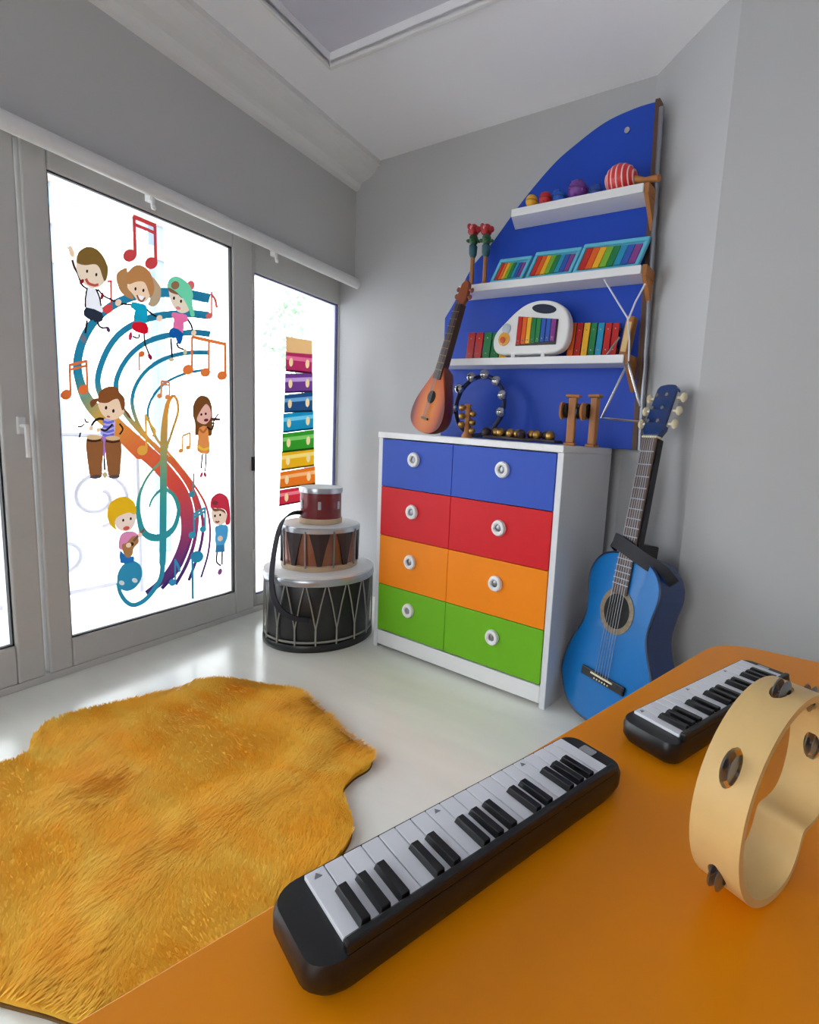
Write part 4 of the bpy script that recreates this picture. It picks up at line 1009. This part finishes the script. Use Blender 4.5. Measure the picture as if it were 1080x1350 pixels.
note('tiny red flagged note at the right ends of the staff lines', (222, 104, 96), [(268.8, 424.4, 4)], [((271.4, 393), (271.7, 425))], flag=[(271.4, 397), (276, 404), (278.4, 415)], w=1.3)
note('orange group of three beamed notes at the right side', (236, 126, 62), [(241.8, 491.7, 6.8), (264.3, 497, 6), (285.8, 502.8, 6)], [((246.6, 449.5), (246.9, 490)), ((268.5, 456), (268.8, 496)), ((289.5, 463), (290, 501))], [((246, 449.5), (290.5, 463), 3.2)], w=2)
note('small orange pair of notes above the treble clef', (232, 140, 84), [(205, 522.8, 3), (215.5, 525, 3)], [((207.3, 504), (207, 522)), ((217.6, 506.5), (217.6, 524))], [((207, 504), (218, 506.5), 1.6), ((207, 507.5), (218, 510), 1.4)], w=1.2)
note('small orange pair of notes left of the violin girl', (236, 160, 80), [(233.4, 595.8, 2.8), (242.7, 592.4, 2.8)], [((235.6, 577), (235.4, 595)), ((244.8, 573), (244.8, 591.5))], [((235, 577), (245.2, 573.3), 1.6)], w=1.2)
note('yellow flagged note on the diagonal staff band', (234, 176, 74), [(183.2, 591.7, 6.5)], [((188.6, 590), (187, 545))], flag=[(187, 547), (193, 558), (199, 568), (196.5, 575)], w=2)
note('small teal note with upright stem near the lower right', (62, 150, 166), [(248, 653, 3.8)], [((250.2, 626), (250.4, 652))], w=1.2)
note('teal pair of beamed notes over the red staff lines', (58, 156, 180), [(249, 705.5, 4.3), (263, 699, 4)], [((251, 679), (251.8, 704)), ((265, 671), (265.9, 698))], [((250.5, 679), (265.5, 671.5), 2.2), ((251, 683), (265.7, 676), 2)], w=1.3)
note('big teal note with its stem pointing down', (52, 146, 180), [(255.5, 734, 8)], [((249.4, 736), (250.6, 788))], w=2)
note('small teal flagged note among the purple staff ends', (60, 150, 190), [(224, 765, 4.5)], [((227.2, 735), (227.6, 764))], flag=[(227.2, 737), (231, 744), (233.5, 752)], w=1.2)

# children
k = Sticker('child_sticker', 'cartoon boy sticker with brown hair, white shirt and raised arm', 'sticker', (390, 560), Z1, order=3)
fc = k.poly('face', [(235, 420), (242, 500), (280, 580), (340, 632), (410, 650), (470, 620), (500, 560), (500, 480), (440, 420), (330, 400)], (240, 218, 194), 5)
k.poly('hair', [(235, 380), (250, 320), (320, 280), (400, 300), (460, 360), (505, 450), (511, 530), (488, 602), (462, 545), (440, 480), (400, 440), (310, 440), (240, 415)], (128, 98, 48), 6)
k.eyes([(328, 495), (410, 532)], fc, layer=7)
k.line('mouth', [(318, 560), (340, 600), (390, 624), (430, 620)], 16, (196, 84, 74), 7, parent=fc)
k.poly('shirt', [(330, 635), (405, 655), (442, 720), (458, 800), (462, 870), (318, 822), (310, 740)], (246, 246, 250), 4)
k.line('shirt_outline', [(328, 640), (314, 740), (316, 810)], 6, INK, 5); k.line('shirt_outline', [(408, 655), (440, 730), (456, 810)], 6, INK, 5)
k.poly('shorts', [(320, 812), (462, 870), (466, 945), (400, 948), (385, 925), (370, 932), (304, 882)], (46, 52, 68), 5, 2)
a_ = k.line('arm', [(322, 645), (280, 605), (240, 500), (215, 450), (195, 385)], 8, INK, 4); k.ell('cuff', (281, 585), 14, 24, (140, 34, 42), 6, .6, a_); k.ell('hand', (188, 312), 20, 46, SKIN, 5, -.35, a_)
for q in ((150, 268), (168, 258), (186, 262)): k.line('finger', [(180, 300), q], 8, SKIN, 5, parent=a_)
a_ = k.line('arm', [(422, 660), (480, 725), (540, 760), (590, 785)], 7, INK, 4); k.ell('cuff', (464, 725), 12, 30, (140, 34, 42), 6, .1, a_); k.ell('hand', (606, 795), 24, 26, SKIN, 6, 0, a_)
l_ = k.line('leg', [(332, 925), (325, 980), (318, 1040)], 9, INK, 4); k.ell('shoe', (300, 1085), 20, 42, (120, 120, 132), 5, -.5, l_)
l_ = k.line('leg', [(425, 945), (440, 985), (470, 1004), (512, 1005)], 8, INK, 4); k.ell('shoe', (520, 1022), 14, 26, (84, 54, 92), 5, -.4, l_)

k = Sticker('child_sticker', 'cartoon girl sticker with two ponytails, teal shirt and red skirt', 'sticker', (260, 400), Z2, order=3)
for p, c in (([(140, 90), (80, 110), (50, 150), (60, 230), (90, 300), (150, 350), (200, 370), (190, 320), (150, 250), (142, 170)], (186, 136, 88)), ([(358, 190), (410, 240), (442, 300), (436, 390), (392, 446), (330, 430), (350, 380), (348, 320)], (192, 166, 134))):
    k.poly('ponytail', p, c, 4)
fc = k.poly('face', [(150, 245), (230, 212), (305, 225), (346, 330), (330, 382), (290, 406), (240, 390), (190, 318), (158, 282)], SKIN, 5)
k.poly('hair', [(148, 130), (210, 76), (280, 85), (340, 140), (372, 220), (384, 300), (352, 360), (302, 236), (232, 218), (150, 236), (138, 180)], (190, 132, 80), 6)
k.eyes([(218, 280), (288, 300)], fc, layer=7); k.poly('smile', [(236, 338), (302, 360), (280, 390), (248, 374)], (250, 250, 250), 7, parent=fc)
k.line('mouth', [(232, 336), (252, 380), (280, 392), (304, 362)], 5, (150, 80, 60), 8, parent=fc)
k.poly('shirt', [(196, 392), (260, 412), (312, 432), (326, 500), (312, 592), (204, 565), (216, 470), (178, 442), (184, 402)], (26, 166, 196), 5, 2)
k.poly('skirt', [(205, 570), (320, 592), (331, 680), (262, 672), (194, 632)], (216, 28, 48), 6, 2)
a_ = k.line('arm', [(190, 418), (140, 410), (90, 400)], 7, INK, 4); k.ell('hand', (70, 386), 22, 24, SKIN, 5, 0, a_)
a_ = k.line('arm', [(318, 465), (355, 505), (405, 538)], 7, INK, 4); k.ell('hand', (432, 556), 24, 26, SKIN, 5, 0, a_)
l_ = k.line('leg', [(298, 682), (305, 760), (342, 858)], 7, INK, 4); k.ell('shoe', (350, 884), 14, 30, (150, 30, 50), 5, -.4, l_)
l_ = k.line('leg', [(256, 680), (246, 714), (195, 694)], 7, INK, 4); k.ell('shoe', (177, 692), 14, 36, (196, 40, 80), 5, .1, l_)

k = Sticker('child_sticker', 'cartoon boy sticker with a mint cap, pink shirt and blue shorts', 'sticker', (600, 450), Z2, order=3)
k.ell('cap_back', (704, 292), 32, 42, (226, 104, 104), 4)
fc = k.poly('face', [(514, 310), (560, 330), (640, 410), (698, 470), (684, 515), (622, 526), (565, 482), (526, 400)], (238, 220, 196), 5)
cp = k.poly('cap', [(500, 262), (520, 216), (580, 200), (650, 240), (702, 302), (726, 380), (716, 440), (742, 552), (710, 562), (690, 500), (640, 405), (560, 324), (504, 292)], (118, 214, 172), 6)
k.ell('cap_opening', (568, 278), 34, 34, (150, 108, 80), 7, .3, cp); k.poly('fringe', [(504, 292), (560, 322), (600, 362), (560, 352), (520, 330)], (140, 96, 66), 7, parent=fc)
k.eyes([(558, 390), (620, 422)], fc, layer=7); k.ell('mouth', (596, 480), 20, 12, (224, 130, 140), 7, .4, fc)
k.poly('shirt', [(550, 512), (610, 530), (668, 545), (682, 602), (646, 612), (640, 702), (550, 662), (560, 580), (538, 542)], (240, 120, 168), 5, 2)
k.poly('shorts', [(550, 645), (640, 702), (622, 796), (590, 782), (575, 738), (550, 742), (514, 692)], (24, 94, 168), 6, 2)
a_ = k.line('arm', [(676, 580), (712, 640), (724, 690)], 8, INK, 4); k.ell('hand', (734, 706), 20, 22, SKIN, 5, 0, a_)
l_ = k.line('leg', [(534, 738), (540, 820), (546, 905)], 8, INK, 4); k.ell('shoe', (540, 926), 22, 14, (214, 200, 160), 5, 0, l_)
l_ = k.line('leg', [(585, 780), (602, 822), (650, 846)], 7, INK, 4); k.ell('shoe', (660, 868), 14, 26, (214, 200, 160), 5, 0, l_)

k = Sticker('child_sticker', 'cartoon pigtail girl sticker playing two brown conga drums', 'sticker', (440, 750), Z3, order=3)
fc = k.poly('face', [(370, 440), (450, 440), (540, 408), (572, 450), (602, 540), (552, 590), (490, 602), (430, 572), (385, 510)], SKIN, 5)
k.poly('hair', [(368, 402), (380, 350), (430, 315), (490, 308), (540, 330), (562, 370), (602, 420), (608, 500), (582, 522), (552, 432), (510, 424), (450, 450), (368, 436)], (142, 84, 44), 6)
k.poly('pigtail', [(345, 402), (298, 430), (310, 478), (340, 462), (372, 412)], (130, 78, 44), 4); k.poly('pigtail', [(588, 500), (640, 550), (668, 604), (640, 592), (602, 532)], (130, 78, 44), 4)
k.eyes([(440, 492), (505, 525)], fc, (9, 14), 7); k.ell('mouth', (462, 572), 14, 6, (190, 110, 90), 7, .3, fc)
sh_ = k.poly('shirt', [(420, 585), (510, 605), (524, 650), (504, 742), (398, 728), (394, 680), (432, 620)], (190, 184, 236), 5, 2)
for q in (610, 650, 690, 725): k.line('stripe', [(412, q), (460, q+14), (512, q+4)], 15, (112, 112, 214), 6, parent=sh_)
k.poly('trousers', [(400, 740), (440, 745), (438, 935), (424, 935), (405, 850)], (176, 124, 204), 4, 0)
a_ = k.line('arm', [(425, 592), (380, 584), (340, 602), (312, 640)], 12, INK, 4); k.ell('hand', (310, 662), 18, 22, SKIN, 5, 0, a_)
a_ = k.line('arm', [(500, 640), (440, 690), (385, 670)], 9, INK, 7); k.ell('hand', (374, 682), 18, 18, SKIN, 8, 0, a_)
for bd, tp_c, bs in (([(270, 742), (402, 752), (420, 850), (412, 980), (404, 1092), (310, 1090), (288, 1000), (274, 900)], ((335, 742), 66, 20), ((356, 1092), 50, 15)), ([(440, 762), (560, 772), (582, 880), (574, 1000), (564, 1102), (476, 1100), (452, 1000), (440, 890)], ((502, 762), 62, 18), ((520, 1102), 48, 14))):
    c_ = k.poly('conga_drum', bd, (152, 98, 58), 7, 2); k.ell('conga_head', *tp_c, (228, 194, 146), 8, .1, c_); k.ell('conga_base', *bs, (96, 84, 84), 8, 0, c_)
    k.line('conga_band', [(tp_c[0][0]-62, tp_c[0][1]+22), (tp_c[0][0], tp_c[0][1]+36), (tp_c[0][0]+62, tp_c[0][1]+30)], 7, (70, 46, 36), 9, parent=c_)
for q in ([(205, 738), (216, 690)], [(188, 640), (222, 640), (250, 620)], [(250, 570), (265, 602), (292, 610)], [(560, 640), (590, 690), (562, 735)]): k.line('motion_mark', q, 6, INK, 4)
l_ = k.line('leg', [(428, 935), (434, 1040)], 8, INK, 4); k.ell('shoe', (436, 1080), 14, 28, (208, 190, 130), 5, 0, l_)

k = Sticker('child_sticker', 'cartoon long-haired girl sticker in an orange dress playing violin', 'sticker', (380, 680), Z5, order=3)
k.poly('hair', [(298, 560), (300, 480), (330, 425), (368, 408), (420, 430), (448, 500), (453, 600), (450, 722), (410, 732), (330, 720), (316, 718), (314, 620)], (124, 78, 40), 4)
fc = k.poly('face', [(402, 478), (436, 520), (440, 590), (400, 636), (352, 622), (330, 590), (360, 525)], (238, 184, 168), 5)
k.eyes([(365, 558), (400, 555)], fc, (6, 8), 6); k.ell('mouth', (404, 605), 16, 10, (110, 40, 40), 6, 0, fc)
dr = k.poly('dress', [(350, 662), (410, 656), (426, 740), (436, 862), (390, 870), (334, 842), (340, 750)], (236, 152, 84), 6, 2)
k.line('trim', [(340, 802), (380, 836), (432, 826)], 10, (246, 200, 64), 7, parent=dr); k.line('collar', [(352, 672), (382, 700), (410, 666)], 8, (200, 110, 50), 7, parent=dr)
a_ = k.line('arm', [(410, 660), (450, 682), (466, 632)], 6, INK, 7); v_ = k.line('violin', [(440, 602), (480, 604), (516, 608)], lambda t: 22-12*t, (96, 58, 50), 8)
k.line('bow', [(455, 640), (480, 590), (505, 560)], 4, INK, 9)
l_ = k.line('leg', [(378, 868), (372, 920), (368, 985)], 5, INK, 4); k.ell('shoe', (370, 1036), 9, 20, (206, 70, 96), 5, .3, l_)
l_ = k.line('leg', [(404, 868), (405, 920), (400, 1010)], 4, INK, 4); k.ell('shoe', (398, 1036), 9, 20, (206, 70, 96), 5, -.3, l_)

k = Sticker('child_sticker', 'cartoon blond boy sticker in a pink shirt playing guitar', 'sticker', (245, 330), Z4, order=3)
fc = k.poly('face', [(160, 240), (190, 190), (260, 172), (316, 190), (312, 250), (280, 302), (230, 312), (182, 288)], (246, 222, 206), 5)
k.poly('hair', [(102, 172), (120, 100), (180, 60), (240, 58), (300, 100), (320, 168), (302, 192), (262, 176), (184, 200), (160, 240), (172, 294), (138, 272), (110, 222)], (236, 186, 36), 6)
k.eyes([(222, 230), (278, 222)], fc, (6, 9), 7); k.ell('mouth', (246, 290), 22, 13, (222, 92, 84), 7, -.1, fc)
k.poly('shirt', [(220, 322), (290, 316), (332, 345), (312, 402), (270, 442), (196, 442), (192, 372)], (232, 146, 188), 5, 3)
k.poly('jeans', [(200, 452), (230, 480), (260, 505), (300, 498), (306, 532), (280, 547), (205, 542)], (44, 118, 184), 5, 2)
g_ = k.poly('guitar', [(214, 412), (250, 396), (290, 354), (330, 360), (336, 402), (302, 442), (292, 490), (260, 506), (230, 480)], (178, 128, 80), 7)
k.line('guitar_neck', [(300, 388), (378, 306)], 13, (130, 92, 72), 8, parent=g_); k.ell('guitar_hole', (288, 410), 12, 12, (60, 40, 30), 8, 0, g_)
k.ell('hand', (264, 416), 18, 16, SKIN, 9); k.ell('hand', (348, 346), 14, 14, SKIN, 9)
for q in ((215, 690), (312, 678)): k.ell('shoe', q, 20, 14, (226, 226, 222), 6, .5)

k = Sticker('child_sticker', 'cartoon child sticker with a red cap and blue shirt', 'sticker', (935, 330), Z4, order=3)
fc = k.poly('face', [(878, 200), (950, 196), (988, 245), (972, 302), (920, 312), (884, 282)], (248, 220, 196), 5)
cp = k.poly('cap', [(868, 182), (875, 112), (930, 78), (985, 110), (1006, 180), (1012, 300), (976, 308), (988, 240), (962, 200), (900, 188)], (212, 56, 76), 6)
k.ell('cap_patch', (900, 150), 20, 14, (136, 66, 66), 7, 0, cp); k.poly('fringe', [(876, 188), (960, 200), (980, 232), (940, 210), (900, 212)], (140, 96, 70), 7, parent=fc)
k.eyes([(900, 244), (938, 240)], fc, (5, 8), 7); k.line('mouth', [(904, 284), (918, 292), (932, 284)], 5, (150, 70, 60), 7, parent=fc)
k.poly('shirt', [(905, 320), (980, 314), (998, 360), (972, 462), (908, 462), (904, 370)], (86, 168, 216), 5, 2)
k.ell('hand', (940, 412), 18, 18, SKIN, 6)
k.poly('shorts', [(908, 460), (972, 460), (974, 512), (904, 512)], (64, 132, 178), 6, 0)
l_ = k.line('leg', [(955, 512), (955, 605)], 5, INK, 4); k.ell('shoe', (940, 655), 14, 22, (140, 84, 130), 5, .3, l_)
l_ = k.line('leg', [(918, 512), (915, 580), (948, 612)], 5, INK, 4)

# ------------------------------------------------------------------ rainbow xylophone print on the narrow pane
HOM2 = homography([(332, 355), (441, 407), (441, 700), (338, 795)], [(-.685, 1.968), (-.012, 1.968), (-.012, .50), (-.685, .10)])
Z6 = (360, 430, .1852)
k = Sticker('xylophone_print', 'tall rainbow xylophone print hanging on the narrow window pane', 'window print', (180, 600), Z6, hom=HOM2, y=-.0075)
rows = [((92, 80), (262, 130), (262, 212), (92, 180), (236, 196, 140), None), ((92, 188), (265, 226), (265, 358), (92, 322), (190, 50, 104), (232, 120, 160)),
        ((88, 355), (268, 366), (270, 494), (88, 482), (122, 64, 146), (206, 170, 220)), ((85, 510), (272, 506), (272, 640), (85, 626), (30, 84, 136), (120, 176, 216)),
        ((78, 648), (278, 645), (280, 770), (78, 776), (22, 150, 190), (120, 206, 230)), ((75, 795), (285, 790), (286, 920), (75, 922), (56, 160, 40), (140, 210, 110)),
        ((70, 930), (290, 922), (290, 1046), (70, 1056), (236, 186, 24), (250, 222, 130)), ((62, 1080), (295, 1064), (300, 1184), (60, 1192), (236, 130, 30), (250, 190, 130)),
        ((60, 1214), (300, 1200), (302, 1300), (58, 1320), (214, 50, 70), (244, 140, 150))]
for a, b, c, d, col, hi_ in rows:
    a, b, c, d = (a[0]-6, a[1]-5), (b[0]+6, b[1]-5), (c[0]+6, c[1]+11), (d[0]-6, d[1]+11)
    br = k.poly('tone_bar', [a, b, c, d], col, 1, 0)
    if hi_:
        L2 = lambda p, q, t: (p[0]+(q[0]-p[0])*t, p[1]+(q[1]-p[1])*t)
        k.poly('highlight', [L2(a, d, .22), L2(b, c, .22), L2(b, c, .42), L2(a, d, .42)], hi_, 2, 0, parent=br)
        k.poly('shade_line', [L2(a, d, .9), L2(b, c, .9), L2(b, c, 1), L2(a, d, 1)], tuple(int(q*.45) for q in col), 2, 0, parent=br)
        for u_ in (.2, .82):
            p = L2(L2(a, d, .52), L2(b, c, .52), u_); k.ell('clasp', p, 12, 30, (246, 222, 170), 3, 0, br)

cut_prints()
